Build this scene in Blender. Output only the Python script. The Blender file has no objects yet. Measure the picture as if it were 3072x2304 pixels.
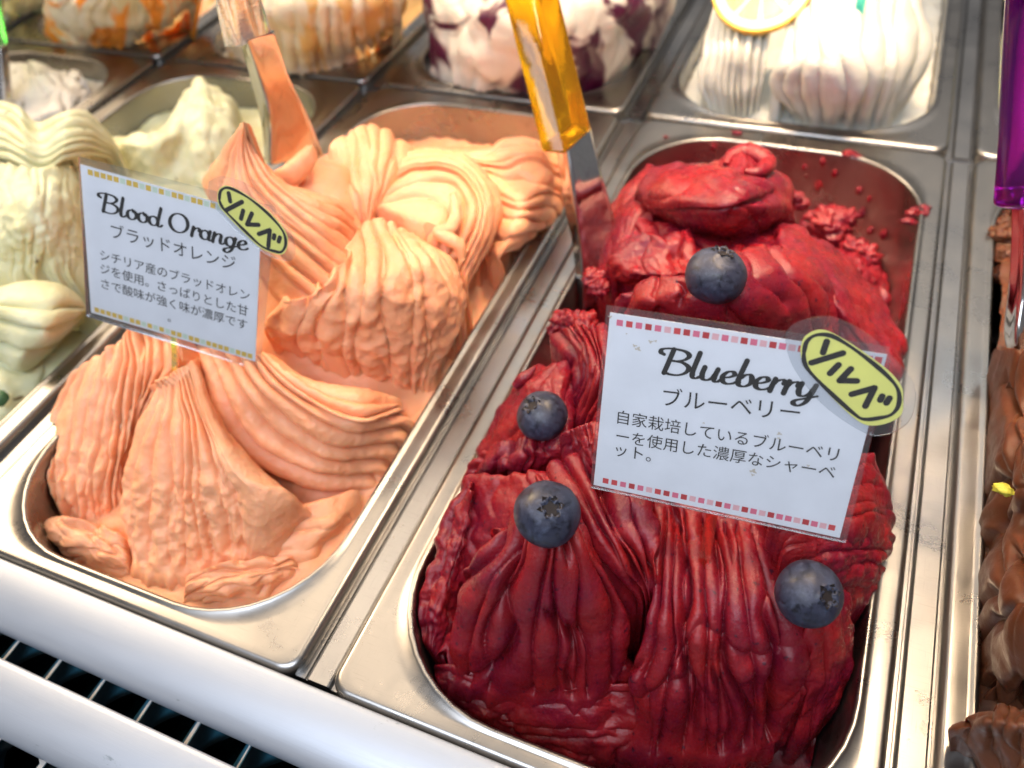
import bpy, math
import numpy as np
from mathutils import Matrix, Vector

MM = 0.001
# ------------------------------------------------------------------ camera, world, lamps, exposure
CAM = np.array([115.548, -60.288, 249.525])
ROT = np.array([[0.92060357, 0.37900307, -0.0940518],
                [0.22378227, -0.70941712, -0.66831792],
                [-0.3200165, 0.59420874, -0.7379061]])      # rows: right, down, forward
FOC = 2400.47                                               # focal length in photo pixels (3072 wide)
sc = bpy.context.scene
col = sc.collection
cd = bpy.data.cameras.new('camera')
cd.sensor_width = 36.0
cd.lens = FOC / 3072 * 36
cd.clip_start = 0.01
cd.clip_end = 20
cd.dof.use_dof = True
cd.dof.focus_distance = 0.238
cd.dof.aperture_fstop = 10
cam = bpy.data.objects.new('camera', cd)
col.objects.link(cam)
m = Matrix.Identity(4)
for i in range(3):
    m[i][0] = ROT[0][i]; m[i][1] = -ROT[1][i]; m[i][2] = -ROT[2][i]; m[i][3] = CAM[i] * MM
cam.matrix_world = m
sc.camera = cam

w = bpy.data.worlds.new('World'); sc.world = w; w.use_nodes = True
bg = w.node_tree.nodes['Background']
bg.inputs[0].default_value = (0.95, 0.93, 0.95, 1)
bg.inputs[1].default_value = 0.17

def lamp(name, loc, target, size, energy, color, spread=180):
    l = bpy.data.lights.new(name, 'AREA')
    l.shape = 'RECTANGLE'; l.size = size[0] * MM; l.size_y = size[1] * MM
    l.energy = energy; l.color = color; l.spread = math.radians(spread)
    o = bpy.data.objects.new(name, l); col.objects.link(o)
    o.location = Vector(loc) * MM
    o.rotation_euler = (Vector(target) - Vector(loc)).to_track_quat('-Z', 'Y').to_euler()
    return o
lamp('case_lamp', (-270, 300, 600), (-210, 330, 0), (420, 60), 0.2, (1.0, 0.76, 0.52), 78)
lamp('case_lamp', (120, 290, 600), (110, 270, 0), (260, 60), 1.05, (1.0, 0.72, 0.46), 56)
lamp('side_lamp', (-800, 420, 640), (-100, 180, 0), (620, 480), 2.5, (1.0, 0.74, 0.48), 78)
lamp('tube_lamp', (15, 634, 500), (15, 434, 0), (690, 22), 0.3, (0.86, 0.95, 1.0))
lamp('window_light', (40, -380, 780), (20, 80, 0), (800, 420), 7.4, (0.80, 0.87, 1.0))
lamp('ceiling_light', (-200, 900, 1300), (-100, 200, 0), (2400, 2000), 8.5, (1.0, 0.94, 0.88))
vs = sc.view_settings
vs.view_transform = 'Standard'; vs.look = 'None'; vs.exposure = 0.2; vs.gamma = 1.0
vs.use_curve_mapping = False

# ------------------------------------------------------------------ helpers: points
CROP = {0: (0, 0, 1.0), 1: (0, 900, 1.659), 2: (500, 300, 1.659), 3: (1200, 1300, 1.4747), 4: (1600, 380, 1.659),
        5: (0, 0, 1.7015), 6: (1200, 0, 1.1816), 7: (200, 440, 2.304), 8: (1740, 880, 2.0735), 9: (0, 250, 1.7457),
        10: (1400, 1000, 2.074), 11: (2672, 1100, 1.3775), 12: (2672, 0, 1.5075), 13: (1250, 0, 3.403), 14: (600, 0, 3.318)}
def ray(c, x, y):
    ox, oy, s = CROP[c]
    d = ROT.T @ np.array([(x / s + ox - 1536) / FOC, (y / s + oy - 1152) / FOC, 1.0])
    return d
def at(c, x, y, z):
    "the point of the place seen at x, y of a survey crop that lies z mm above the pan rims"
    d = ray(c, x, y)
    return CAM + d * ((z - CAM[2]) / d[2])
def on_plane(c, x, y, O, N):
    d = ray(c, x, y)
    return CAM + d * (((O - CAM) @ N) / (d @ N))

# ------------------------------------------------------------------ helpers: noise
_rs = np.random.RandomState(7)
_perm = _rs.permutation(256); _perm = np.concatenate([_perm, _perm])
_grad = _rs.normal(size=(256, 3)); _grad /= np.linalg.norm(_grad, axis=1)[:, None]
def perlin(p):
    p = np.asarray(p, float)
    i = np.floor(p).astype(int); f = p - i; i = i & 255
    u = f * f * f * (f * (f * 6 - 15) + 10)
    out = 0
    for dx in (0, 1):
        for dy in (0, 1):
            for dz in (0, 1):
                h = _perm[_perm[_perm[(i[..., 0] + dx) & 255] + ((i[..., 1] + dy) & 255)] + ((i[..., 2] + dz) & 255)]
                g = _grad[h]
                dot = g[..., 0] * (f[..., 0] - dx) + g[..., 1] * (f[..., 1] - dy) + g[..., 2] * (f[..., 2] - dz)
                wx = u[..., 0] if dx else 1 - u[..., 0]
                wy = u[..., 1] if dy else 1 - u[..., 1]
                wz = u[..., 2] if dz else 1 - u[..., 2]
                out = out + dot * wx * wy * wz
    return out * 1.6
def noise1(x, k, seed=0):
    x = np.asarray(x, float)
    return perlin(np.stack([x, np.full_like(x, k * 7.31 + 0.37), np.full_like(x, seed * 3.17 + 0.71)], -1))
def smooth(a, b, x):
    t = np.clip((x - a) / (b - a), 0, 1)
    return t * t * (3 - 2 * t)

# ------------------------------------------------------------------ helpers: meshes
def link(name, me, parent=None, mat=None):
    o = bpy.data.objects.new(name, me)
    col.objects.link(o)
    if parent is not None: o.parent = parent
    if mat is not None and me is not None and not me.materials:
        for mm_ in (mat if isinstance(mat, (list, tuple)) else [mat]): me.materials.append(mm_)
    return o
def build(name, V, F, mat=None, parent=None, smooth_shade=True, uv=None, mi=None, org=None):
    """one mesh object from mm coordinates; faces is an int array (n,4) or a list of index lists"""
    V = np.asarray(V, float) * MM
    if parent is not None: V = V - np.array(parent.get('org', (0, 0, 0)))
    me = bpy.data.meshes.new(name)
    if isinstance(F, np.ndarray):
        n, k = F.shape
        me.vertices.add(len(V)); me.vertices.foreach_set('co', V.astype(np.float32).ravel())
        me.loops.add(n * k); me.loops.foreach_set('vertex_index', F.astype(np.int32).ravel())
        me.polygons.add(n)
        me.polygons.foreach_set('loop_start', np.arange(0, n * k, k, dtype=np.int32))
        me.polygons.foreach_set('loop_total', np.full(n, k, dtype=np.int32))
        me.update(calc_edges=True)
    else:
        me.from_pydata(V.tolist(), [], [list(f) for f in F])
    me.validate()
    me.polygons.foreach_set('use_smooth', np.full(len(me.polygons), smooth_shade))
    if uv is not None and isinstance(F, np.ndarray):
        l = me.uv_layers.new(name='UVMap')
        l.data.foreach_set('uv', np.asarray(uv, np.float32)[F.ravel()].ravel())
    if mi is not None: me.polygons.foreach_set('material_index', np.asarray(mi, np.int32))
    me.update()
    return link(name, me, parent, mat)
def thing(name, label, cat, loc=(0, 0, 0), group=None):
    o = bpy.data.objects.new(name, None); col.objects.link(o)
    o.empty_display_size = 0.01
    o.location = Vector(loc) * MM
    o['org'] = [c * MM for c in loc]
    return tag(o, label, cat, group)
def tag(o, label, cat, group=None):
    o['label'] = label; o['category'] = cat
    if group: o['group'] = group
    return o
def grid_faces(a, b, wrap=False):
    i = np.arange(a - 1)[:, None]; jn = b if wrap else b - 1
    j = np.arange(jn)[None, :]; j2 = (j + 1) % b
    return np.stack([i * b + j, (i + 1) * b + j, (i + 1) * b + j2, i * b + j2], -1).reshape(-1, 4)
def crom(P, n):
    "Catmull-Rom through the first axis of P, n samples"
    P = np.asarray(P, float); k = len(P)
    E = np.concatenate([[2 * P[0] - P[1]], P, [2 * P[-1] - P[-2]]])
    t = np.linspace(0, k - 1 - 1e-9, n); i = np.floor(t).astype(int); f = (t - i).reshape((-1,) + (1,) * (P.ndim - 1))
    a, b, c, d = E[i], E[i + 1], E[i + 2], E[i + 3]
    return .5 * (2 * b + (c - a) * f + (2 * a - 5 * b + 4 * c - d) * f * f + (3 * b - a - 3 * c + d) * f ** 3)
def rrect(x0, y0, x1, y1, r, k=10, e=8):
    "points of a rounded rectangle, counter-clockwise, same count for every radius"
    P = []
    cs = [(x1 - r, y0 + r, -90), (x1 - r, y1 - r, 0), (x0 + r, y1 - r, 90), (x0 + r, y0 + r, 180)]
    for q, (cx, cy, a) in enumerate(cs):
        for s in range(k + 1):
            t = math.radians(a + 90 * s / k); P.append((cx + r * math.cos(t), cy + r * math.sin(t)))
        nx, ny, na = cs[(q + 1) % 4]
        t = math.radians(na); q0 = P[-1]; q1 = (nx + r * math.cos(t), ny + r * math.sin(t))
        for s in range(1, e): P.append((q0[0] + (q1[0] - q0[0]) * s / e, q0[1] + (q1[1] - q0[1]) * s / e))
    return np.array(P)

# ------------------------------------------------------------------ materials
def newmat(name):
    mt = bpy.data.materials.new(name); mt.use_nodes = True
    nt = mt.node_tree; b = nt.nodes['Principled BSDF']
    return mt, nt, b
def node(nt, t, **kw):
    n = nt.nodes.new(t)
    for k, v in kw.items():
        if hasattr(n, k) and not k.startswith('in_'): setattr(n, k, v)
    return n
def tex_noise(nt, scale, detail=4, rough=.5, vec=None, dist=0):
    n = nt.nodes.new('ShaderNodeTexNoise'); n.inputs['Scale'].default_value = scale
    n.inputs['Detail'].default_value = detail; n.inputs['Roughness'].default_value = rough
    n.inputs['Distortion'].default_value = dist
    if vec is not None: nt.links.new(vec, n.inputs['Vector'])
    return n
def ramp(nt, src, stops):
    r = nt.nodes.new('ShaderNodeValToRGB'); e = r.color_ramp.elements
    while len(e) < len(stops): e.new(.5)
    for el, (p, c) in zip(e, stops):
        el.position = p; el.color = (c if len(c) == 4 else (*c, 1)) if not isinstance(c, (int, float)) else (c, c, c, 1)
    nt.links.new(src, r.inputs[0]); return r
def objvec(nt, scale=(1, 1, 1), uv=False):
    t = nt.nodes.new('ShaderNodeTexCoord'); mp = nt.nodes.new('ShaderNodeMapping')
    mp.inputs['Scale'].default_value = scale
    nt.links.new(t.outputs['UV' if uv else 'Object'], mp.inputs['Vector']); return mp.outputs[0]
def mix(nt, fac, a, b, mode='MIX'):
    n = nt.nodes.new('ShaderNodeMix'); n.data_type = 'RGBA'; n.blend_type = mode
    for s, v in ((0, fac), (6, a), (7, b)):
        if hasattr(v, 'links') or isinstance(v, bpy.types.NodeSocket): nt.links.new(v, n.inputs[s])
        else: n.inputs[s].default_value = v if s == 0 else (*v, 1)
    return n.outputs[2]

def gelato_mat(name, color, color2=None, sss=(1, .45, .25), scale=3.0, rough=.42, specks=None, swirl=None, ice=.35, spec=.5, ssw=.75):
    mt, nt, b = newmat(name)
    v = objvec(nt)
    n1 = tex_noise(nt, 60, 3, .5, v)
    c = mix(nt, ramp(nt, n1.outputs[0], [(.35, 0.), (.65, 1.)]).outputs[0], color, color2 or tuple(x * .93 for x in color))
    if swirl:
        uvv = objvec(nt, swirl[1], True)
        n2 = tex_noise(nt, 1.0, 3, .55, uvv, .8)
        f = ramp(nt, n2.outputs[0], [(swirl[2], 0.), (swirl[2] + .05, 1.)]).outputs[0]
        c = mix(nt, f, c, swirl[0])
    if specks:
        n3 = tex_noise(nt, specks[1], 2, .5, v)
        f = ramp(nt, n3.outputs[0], [(specks[2], 0.), (specks[2] + .03, 1.)]).outputs[0]
        c = mix(nt, f, c, specks[0])
    nt.links.new(c, b.inputs['Base Color'])
    b.inputs['Subsurface Weight'].default_value = ssw
    b.inputs['Subsurface Radius'].default_value = sss
    b.inputs['Subsurface Scale'].default_value = scale * MM
    rn = tex_noise(nt, 260, 4, .6, v)
    rr = ramp(nt, rn.outputs[0], [(.3, rough - .12), (.7, rough + .14)])
    nt.links.new(rr.outputs[0], b.inputs['Roughness'])
    b.inputs['Specular IOR Level'].default_value = spec
    bn = tex_noise(nt, 700, 5, .65, v); bn2 = tex_noise(nt, 2200, 3, .6, v)
    ad = nt.nodes.new('ShaderNodeMath'); ad.operation = 'MULTIPLY_ADD'
    nt.links.new(bn2.outputs[0], ad.inputs[0]); ad.inputs[1].default_value = .5; nt.links.new(bn.outputs[0], ad.inputs[2])
    bp = nt.nodes.new('ShaderNodeBump'); bp.inputs['Strength'].default_value = ice; bp.inputs['Distance'].default_value = .0006
    nt.links.new(ad.outputs[0], bp.inputs['Height']); nt.links.new(bp.outputs[0], b.inputs['Normal'])
    return mt

def steel_mat(name, color=(.31, .30, .285), rough=.27, scr=.012, streak=(1, 1, 1)):
    mt, nt, b = newmat(name)
    v = objvec(nt)
    b.inputs['Metallic'].default_value = 1
    big = tex_noise(nt, 22, 4, .6, v)
    c = mix(nt, ramp(nt, big.outputs[0], [(.3, 0.), (.7, 1.)]).outputs[0], tuple(x * .9 for x in color), color)
    nt.links.new(c, b.inputs['Base Color'])
    vs_ = objvec(nt, streak); sm = tex_noise(nt, 420, 4, .7, vs_)
    ad = nt.nodes.new('ShaderNodeMath'); ad.operation = 'MULTIPLY_ADD'
    nt.links.new(sm.outputs[0], ad.inputs[0]); ad.inputs[1].default_value = .07; ad.inputs[2].default_value = rough - .035
    ad2 = nt.nodes.new('ShaderNodeMath'); ad2.operation = 'MULTIPLY_ADD'
    nt.links.new(big.outputs[0], ad2.inputs[0]); ad2.inputs[1].default_value = .2; nt.links.new(ad.outputs[0], ad2.inputs[2])
    sb = nt.nodes.new('ShaderNodeMath'); sb.operation = 'SUBTRACT'; sb.inputs[1].default_value = .1
    nt.links.new(ad2.outputs[0], sb.inputs[0]); nt.links.new(sb.outputs[0], b.inputs['Roughness'])
    # fine scratches in a few directions
    hs = None
    for k, (sx, sy, a) in enumerate(((1, 40, .5), (40, 1, 1.1), (1, 30, 2.2))):
        t = nt.nodes.new('ShaderNodeTexCoord'); mp = nt.nodes.new('ShaderNodeMapping')
        mp.inputs['Rotation'].default_value = (0, 0, a); mp.inputs['Scale'].default_value = (sx, sy, 1)
        nt.links.new(t.outputs['Object'], mp.inputs['Vector'])
        n = tex_noise(nt, 70 + 25 * k, 2, .6, mp.outputs[0])
        r = ramp(nt, n.outputs[0], [(.645, 0.), (.70, 1.)])
        if hs is None: hs = r.outputs[0]
        else:
            q = nt.nodes.new('ShaderNodeMath'); q.operation = 'MAXIMUM'
            nt.links.new(hs, q.inputs[0]); nt.links.new(r.outputs[0], q.inputs[1]); hs = q.outputs[0]
    sm2 = tex_noise(nt, 14, 7, .68, v, 1.2); smr = ramp(nt, sm2.outputs[0], [(.42, 0.), (.66, 1.)])
    q2 = nt.nodes.new('ShaderNodeMath'); q2.operation = 'MULTIPLY_ADD'; q2.inputs[1].default_value = .13
    nt.links.new(smr.outputs[0], q2.inputs[0]); nt.links.new(sb.outputs[0], q2.inputs[2]); nt.links.new(q2.outputs[0], b.inputs['Roughness'])
    dk = nt.nodes.new('ShaderNodeMath'); dk.operation = 'MULTIPLY'; dk.inputs[1].default_value = .4; nt.links.new(hs, dk.inputs[0])
    c2 = mix(nt, dk.outputs[0], c, (.2, .19, .18)); nt.links.new(c2, b.inputs['Base Color'])
    bp = nt.nodes.new('ShaderNodeBump'); bp.inputs['Strength'].default_value = scr; bp.inputs['Distance'].default_value = .0003; bp.invert = True
    nt.links.new(hs, bp.inputs['Height'])
    bp2 = nt.nodes.new('ShaderNodeBump'); bp2.inputs['Strength'].default_value = .05; bp2.inputs['Distance'].default_value = .002
    wav = tex_noise(nt, 9, 2, .5, v); nt.links.new(wav.outputs[0], bp2.inputs['Height']); nt.links.new(bp.outputs[0], bp2.inputs['Normal'])
    nt.links.new(bp2.outputs[0], b.inputs['Normal'])
    return mt
def plain(name, color, rough=.5, metallic=0, spec=.5, bump=None, sss=0):
    mt, nt, b = newmat(name)
    b.inputs['Base Color'].default_value = (*color, 1); b.inputs['Roughness'].default_value = rough
    b.inputs['Metallic'].default_value = metallic; b.inputs['Specular IOR Level'].default_value = spec
    if sss:
        b.inputs['Subsurface Weight'].default_value = .6; b.inputs['Subsurface Scale'].default_value = sss * MM
    v = objvec(nt)
    n = tex_noise(nt, 90, 4, .55, v)
    c = mix(nt, ramp(nt, n.outputs[0], [(.3, 0.), (.7, 1.)]).outputs[0], tuple(x * .93 for x in color), color)
    nt.links.new(c, b.inputs['Base Color'])
    if bump:
        nb = tex_noise(nt, bump[0], 4, .6, v)
        bp = nt.nodes.new('ShaderNodeBump'); bp.inputs['Strength'].default_value = bump[1]; bp.inputs['Distance'].default_value = .0005
        nt.links.new(nb.outputs[0], bp.inputs['Height']); nt.links.new(bp.outputs[0], b.inputs['Normal'])
    return mt
def acrylic(name, color, rough=.06, dens=1.0):
    mt, nt, b = newmat(name)
    b.inputs['Base Color'].default_value = (*color, 1); b.inputs['Transmission Weight'].default_value = .92
    b.inputs['Roughness'].default_value = rough; b.inputs['IOR'].default_value = 1.42
    v = objvec(nt); nb = tex_noise(nt, 130, 4, .6, v)
    bp = nt.nodes.new('ShaderNodeBump'); bp.inputs['Strength'].default_value = .12; bp.inputs['Distance'].default_value = .001
    nt.links.new(nb.outputs[0], bp.inputs['Height']); nt.links.new(bp.outputs[0], b.inputs['Normal'])
    return mt
def film(name, haze=.03):
    "clear laminating film: mostly see-through, a little haze and a gloss"
    mt, nt, b = newmat(name)
    out = nt.nodes['Material Output']; nt.nodes.remove(b)
    tr = nt.nodes.new('ShaderNodeBsdfTransparent'); tr.inputs[0].default_value = (.95, .96, .97, 1)
    df = nt.nodes.new('ShaderNodeBsdfDiffuse'); df.inputs[0].default_value = (.85, .85, .85, 1)
    gl = nt.nodes.new('ShaderNodeBsdfGlossy'); gl.inputs['Roughness'].default_value = .12
    m1 = nt.nodes.new('ShaderNodeMixShader'); m1.inputs[0].default_value = haze
    nt.links.new(tr.outputs[0], m1.inputs[1]); nt.links.new(df.outputs[0], m1.inputs[2])
    fr = nt.nodes.new('ShaderNodeFresnel'); fr.inputs[0].default_value = 1.45
    m2 = nt.nodes.new('ShaderNodeMixShader'); nt.links.new(fr.outputs[0], m2.inputs[0])
    nt.links.new(m1.outputs[0], m2.inputs[1]); nt.links.new(gl.outputs[0], m2.inputs[2])
    nt.links.new(m2.outputs[0], out.inputs[0])
    return mt

M = {}
M['steel'] = steel_mat('pan_steel')
M['strip'] = steel_mat('strip_steel', (.32, .32, .32), .28, .05)
M['blade'] = steel_mat('blade_steel', (.66, .65, .64), .12, .03)
M['blueberry_gel'] = gelato_mat('blueberry_sorbet', (.235, .0095, .0125), (.150, .005, .018), (1, .10, .10), .8, .27, ((.05, .005, .015), 480, .68), ice=.5, spec=.42, ssw=.5)
M['orange_gel'] = gelato_mat('blood_orange_sorbet', (.84, .375, .185), (.84, .43, .24), (1, .5, .28), 1.1, .38, ice=.5, ssw=.65)
M['pale_gel'] = gelato_mat('pale_gelato', (.62, .60, .35), (.66, .66, .45), (1, .85, .5), 2.0, .45, ((.16, .12, .05), 95, .70), ice=.3)
M['tang_gel'] = gelato_mat('tangerine_ripple', (.72, .62, .46), None, (1, .7, .4), 3, .42, None, ((.85, .30, .03), (5, 1.6, 1), .49))
M['crema_gel'] = gelato_mat('cream_caramel_ripple', (.68, .56, .40), None, (1, .7, .4), 3, .42, None, ((.62, .36, .12), (7, .9, 1), .52))
M['purple_gel'] = gelato_mat('berry_ripple', (.72, .66, .57), None, (1, .6, .5), 3, .38, None, ((.085, .006, .035), (4.0, 1.6, 1), .48))
M['lemon_gel'] = gelato_mat('lemon_sorbet', (.68, .67, .60), None, (1, .9, .7), 3, .42)
M['white_gel'] = gelato_mat('white_gelato', (.62, .58, .52), None, (1, .9, .7), 3, .4, ((.2, .15, .1), 120, .68))
M['green_gel'] = gelato_mat('pale_green_gelato', (.72, .74, .48), None, (1, .9, .6), 3, .45)
M['choc_gel'] = gelato_mat('chocolate_gelato', (.105, .034, .014), (.085, .027, .011), (1, .4, .2), .6, .40, ice=.2, spec=.35)
M['dark'] = plain('dark_underside', (.02, .02, .02), .6)
M['rail'] = None

# brushed white aluminium rail
mt, nt, b = newmat('white_rail')
v = objvec(nt, (1, 60, 60)); n = tex_noise(nt, 60, 4, .6, v)
b.inputs['Base Color'].default_value = (.39, .43, .49, 1); b.inputs['Metallic'].default_value = .55
r = ramp(nt, n.outputs[0], [(.3, .38), (.7, .52)]); nt.links.new(r.outputs[0], b.inputs['Roughness'])
v2 = objvec(nt); sn = tex_noise(nt, 60, 6, .72, objvec(nt, (1, 2.2, 2.2)))
scn = ramp(nt, sn.outputs[0], [(.655, 0.), (.70, .7)])
cc = mix(nt, scn.outputs[0], (.39, .43, .49), (.18, .22, .24)); nt.links.new(cc, b.inputs['Base Color'])
bp = nt.nodes.new('ShaderNodeBump'); bp.inputs['Strength'].default_value = .08; bp.inputs['Distance'].default_value = .0003
nt.links.new(n.outputs[0], bp.inputs['Height']); nt.links.new(bp.outputs[0], b.inputs['Normal'])
M['rail'] = mt
M['tile'] = plain('navy_tile', (.022, .105, .16), .2, 0, .5, (35, .3))
M['grout'] = plain('grout', (.42, .40, .37), .8)
M['film'] = film('laminate_film')
M['paper'] = plain('white_card', (.84, .85, .88), .55)
M['ink'] = plain('black_print', (.012, .012, .012), .5)
M['sticker'] = plain('yellow_sticker', (.88, .86, .26), .5)
M['yellow_ac'] = acrylic('yellow_acrylic', (.96, .52, .01))
M['clear_ac'] = acrylic('clear_acrylic', (.93, .93, .95), .05)
M['purple_ac'] = acrylic('purple_acrylic', (.20, .004, .25), .15)
M['green_ac'] = acrylic('green_acrylic', (.10, .70, .10))
M['lime_stick'] = acrylic('lime_stick', (.80, .95, .10))
M['red_stick'] = acrylic('red_stick', (.95, .10, .06))
M['cyan_stick'] = acrylic('cyan_stick', (.15, .85, .75))

# ------------------------------------------------------------------ pans and counter
PITCH = 177.42; ROW = 362.0
OPEN = (10.5, 8.5, 154.5, 346.0); OR = 45.0
def pan_mesh():
    rings = []
    def ring(x0, y0, x1, y1, r, z):
        P = rrect(x0, y0, x1, y1, r); rings.append(np.column_stack([P, np.full(len(P), z)]))
    ring(1.2, 1.2, 163.8, 358.8, 5.5, -9); ring(.0, .0, 165, 360, 7, -6.5); ring(.0, .0, 165, 360, 7, -2.4)
    for a in (25, 50, 75, 90):
        q = 2.4 * (1 - math.sin(math.radians(90 - a))); s = 2.4 * (1 - math.cos(math.radians(90 - a)))
        d = 2.4 - 2.4 * math.cos(math.radians(a)); ring(d, d, 165 - d, 360 - d, 7 - d * .6, -2.4 + 2.4 * math.sin(math.radians(a)))
    ring(4.5, 4.5, 160.5, 355.5, 7, -.05)
    x0, y0, x1, y1 = OPEN
    for t in (.35, .7): # flat flange dipping very little
        ring(4.5 + (x0 - 2.6 - 4.5) * t, 4.5 + (y0 - 2.6 - 4.5) * t, 160.5 + (x1 + 2.6 - 160.5) * t, 355.5 + (y1 + 2.6 - 355.5) * t, 7 + (OR + 2.6 - 7) * t, -.12 * t)
    # raised soft bead, then down the wall
    for off, z in ((2.6, 0), (2.0, .45), (1.3, .65), (.6, .45), (.15, -.2), (0, -1.2), (-.2, -6), (-1.2, -30), (-2.6, -60), (-4, -92), (-7, -99), (-14, -102)):
        ring(x0 - off, y0 - off, x1 + off, y1 + off, OR + off, z)
    k = len(rings[0]); V = np.concatenate(rings); F = grid_faces(len(rings), k, True).tolist()
    base = (len(rings) - 1) * k; F.append([base + i for i in range(k)])
    F = [f[::-1] for f in F]
    me = bpy.data.meshes.new('gelato_pan')
    me.from_pydata((V * MM).tolist(), [], F); me.validate()
    me.polygons.foreach_set('use_smooth', np.full(len(me.polygons), True)); me.update()
    me.materials.append(M['steel']); return me
PAN = pan_mesh()
def pan_org(c, r): return np.array([c * PITCH, r * ROW, 0.0 if r == 0 else .6])
PANS = {(0, 0): 'steel pan in front holding the red blueberry sorbet', (-1, 0): 'steel pan in front holding the blood orange sorbet',
        (-2, 0): 'steel pan of pale yellow speckled gelato at the left edge', (-3, 0): 'steel pan nearly scraped empty behind the pale yellow gelato',
        (1, 0): 'steel pan of chocolate gelato at the right edge',
        (0, 1): 'steel pan of white lemon sorbet behind the blueberry one', (-1, 1): 'steel pan of white gelato with dark purple ripple behind',
        (-2, 1): 'steel pan of cream and caramel gelato at the back', (-3, 1): 'steel pan of white gelato with orange ripple at the back',
        (-4, 1): 'steel pan of pale green gelato in the top left corner', (1, 1): 'steel pan behind the purple spatula handle, upper right'}
for (c, r), lab in PANS.items():
    o = link('gelato_pan', PAN); o.location = Vector(pan_org(c, r)) * MM
    tag(o, lab, 'pan', 'steel gelato pans in the display')

def box(V, F, x0, x1, y0, y1, z0, z1):
    n = len(V)
    V += [(x0, y0, z0), (x1, y0, z0), (x1, y1, z0), (x0, y1, z0), (x0, y0, z1), (x1, y0, z1), (x1, y1, z1), (x0, y1, z1)]
    F += [[n + i for i in f] for f in ((0, 3, 2, 1), (4, 5, 6, 7), (0, 1, 5, 4), (1, 2, 6, 5), (2, 3, 7, 6), (3, 0, 4, 7))]
def profile_x(name, prof, x0, x1, mat, parent=None, n=2):
    "extrude a (y,z) profile along x"
    prof = np.array(prof, float); xs = np.linspace(x0, x1, n); k = len(prof)
    V = np.concatenate([np.column_stack([np.full(k, x), prof]) for x in xs])
    F = grid_faces(n, k, True).tolist() + [list(range(k)), [(n - 1) * k + i for i in range(k)][::-1]]
    return build(name, V, F, mat, parent)
V, F = [], []
box(V, F, -900, 420, -120, 760, -130, -112)
counter = build('counter', V, F, M['dark'], smooth_shade=False); counter['kind'] = 'structure'
for c in range(-4, 2):                       # dividing strips between the columns of pans: flat bar with a bead along one side
    x1 = c * PITCH; x0 = x1 - (PITCH - 165)
    for (ya, yb) in ((2, 359), (363.5, 722)):
        g = .5
        prof = [(x0 - 2, -14), (x0 - 2, -5.2), (x0 + 1.6, -5.2), (x0 + 2.0, -5.9), (x0 + 2.5, -5.9), (x0 + 2.9, -4.4), (x0 + 3.5, -3.9), (x0 + 10.6, -3.9), (x0 + 11.2, -4.3), (x0 + 11.6, -6.0), (x1 + 2, -6.0), (x1 + 2, -14)]
        k = len(prof)
        V = [(x, ya, z) for x, z in prof] + [(x, yb, z) for x, z in prof]
        F = [[i, i + k, (i + 1) % k + k, (i + 1) % k] for i in range(k)] + [list(range(k)), [k + i for i in range(k)][::-1]]
        build('divider_strip', V, F, M['strip'], counter, smooth_shade=False)
V, F = [], []; box(V, F, -900, 420, 358, 364, -14, -6.5); build('cross_bar', V, F, M['strip'], counter, smooth_shade=False)

# front rails and tiled ledge
def rail(y0, depth, ztop, b, lab):
    P = [(y0, -16), (y0, ztop - .9), (y0 - .15, ztop - .35), (y0 - .7, ztop)]
    for k in range(1, 37):
        t = math.radians(150) * k / 36
        P.append((y0 - .7 - depth * math.sin(t), ztop - b + b * math.cos(t)))
    o = profile_x('guard_rail', P[::-1], -420, 420, M['rail'], n=30)
    tag(o, lab, 'rail', 'white rounded front rails')
rail(-.5, 20.8, .9, 9.2, 'white rounded metal rail touching the front edge of the pans')
rail(-30.2, 19.5, .2, 8.6, 'white rounded metal rail lowest in the picture, over the dark tiles')
V, F = [], []; box(V, F, -420, 420, -140, -1.5, -24, -10.85)
ledge = build('tiled_ledge', V, F, M['grout'], smooth_shade=False); ledge['kind'] = 'structure'
def tile_mesh():
    rings = []
    for off, z in ((0, -14), (0, -11.2), (.25, -10.8), (.8, -10.6)):
        P = rrect(.28 + off, .28 + off, 20.32 - off, 20.32 - off, 1.0, 3, 2); rings.append(np.column_stack([P, np.full(len(P), z)]))
    k = len(rings[0]); V = np.concatenate(rings) * MM; F = grid_faces(4, k, True).tolist() + [[3 * k + i for i in range(k)]]
    me = bpy.data.meshes.new('tile'); me.from_pydata(V.tolist(), [], F); me.validate()
    me.polygons.foreach_set('use_smooth', np.full(len(me.polygons), True)); me.materials.append(M['tile']); return me
TILE = tile_mesh()
_r = np.random.RandomState(3)
for i in range(-12, 4):
    for j in range(4):
        o = link('tile', TILE, ledge)
        o.location = Vector((-80.6 + 20.6 * i + 20.6 * 3, -38.0 - 20.6 * j, _r.uniform(-.15, .15))) * MM
        o.rotation_euler = (_r.uniform(-.012, .012), _r.uniform(-.012, .012), 0)

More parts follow.
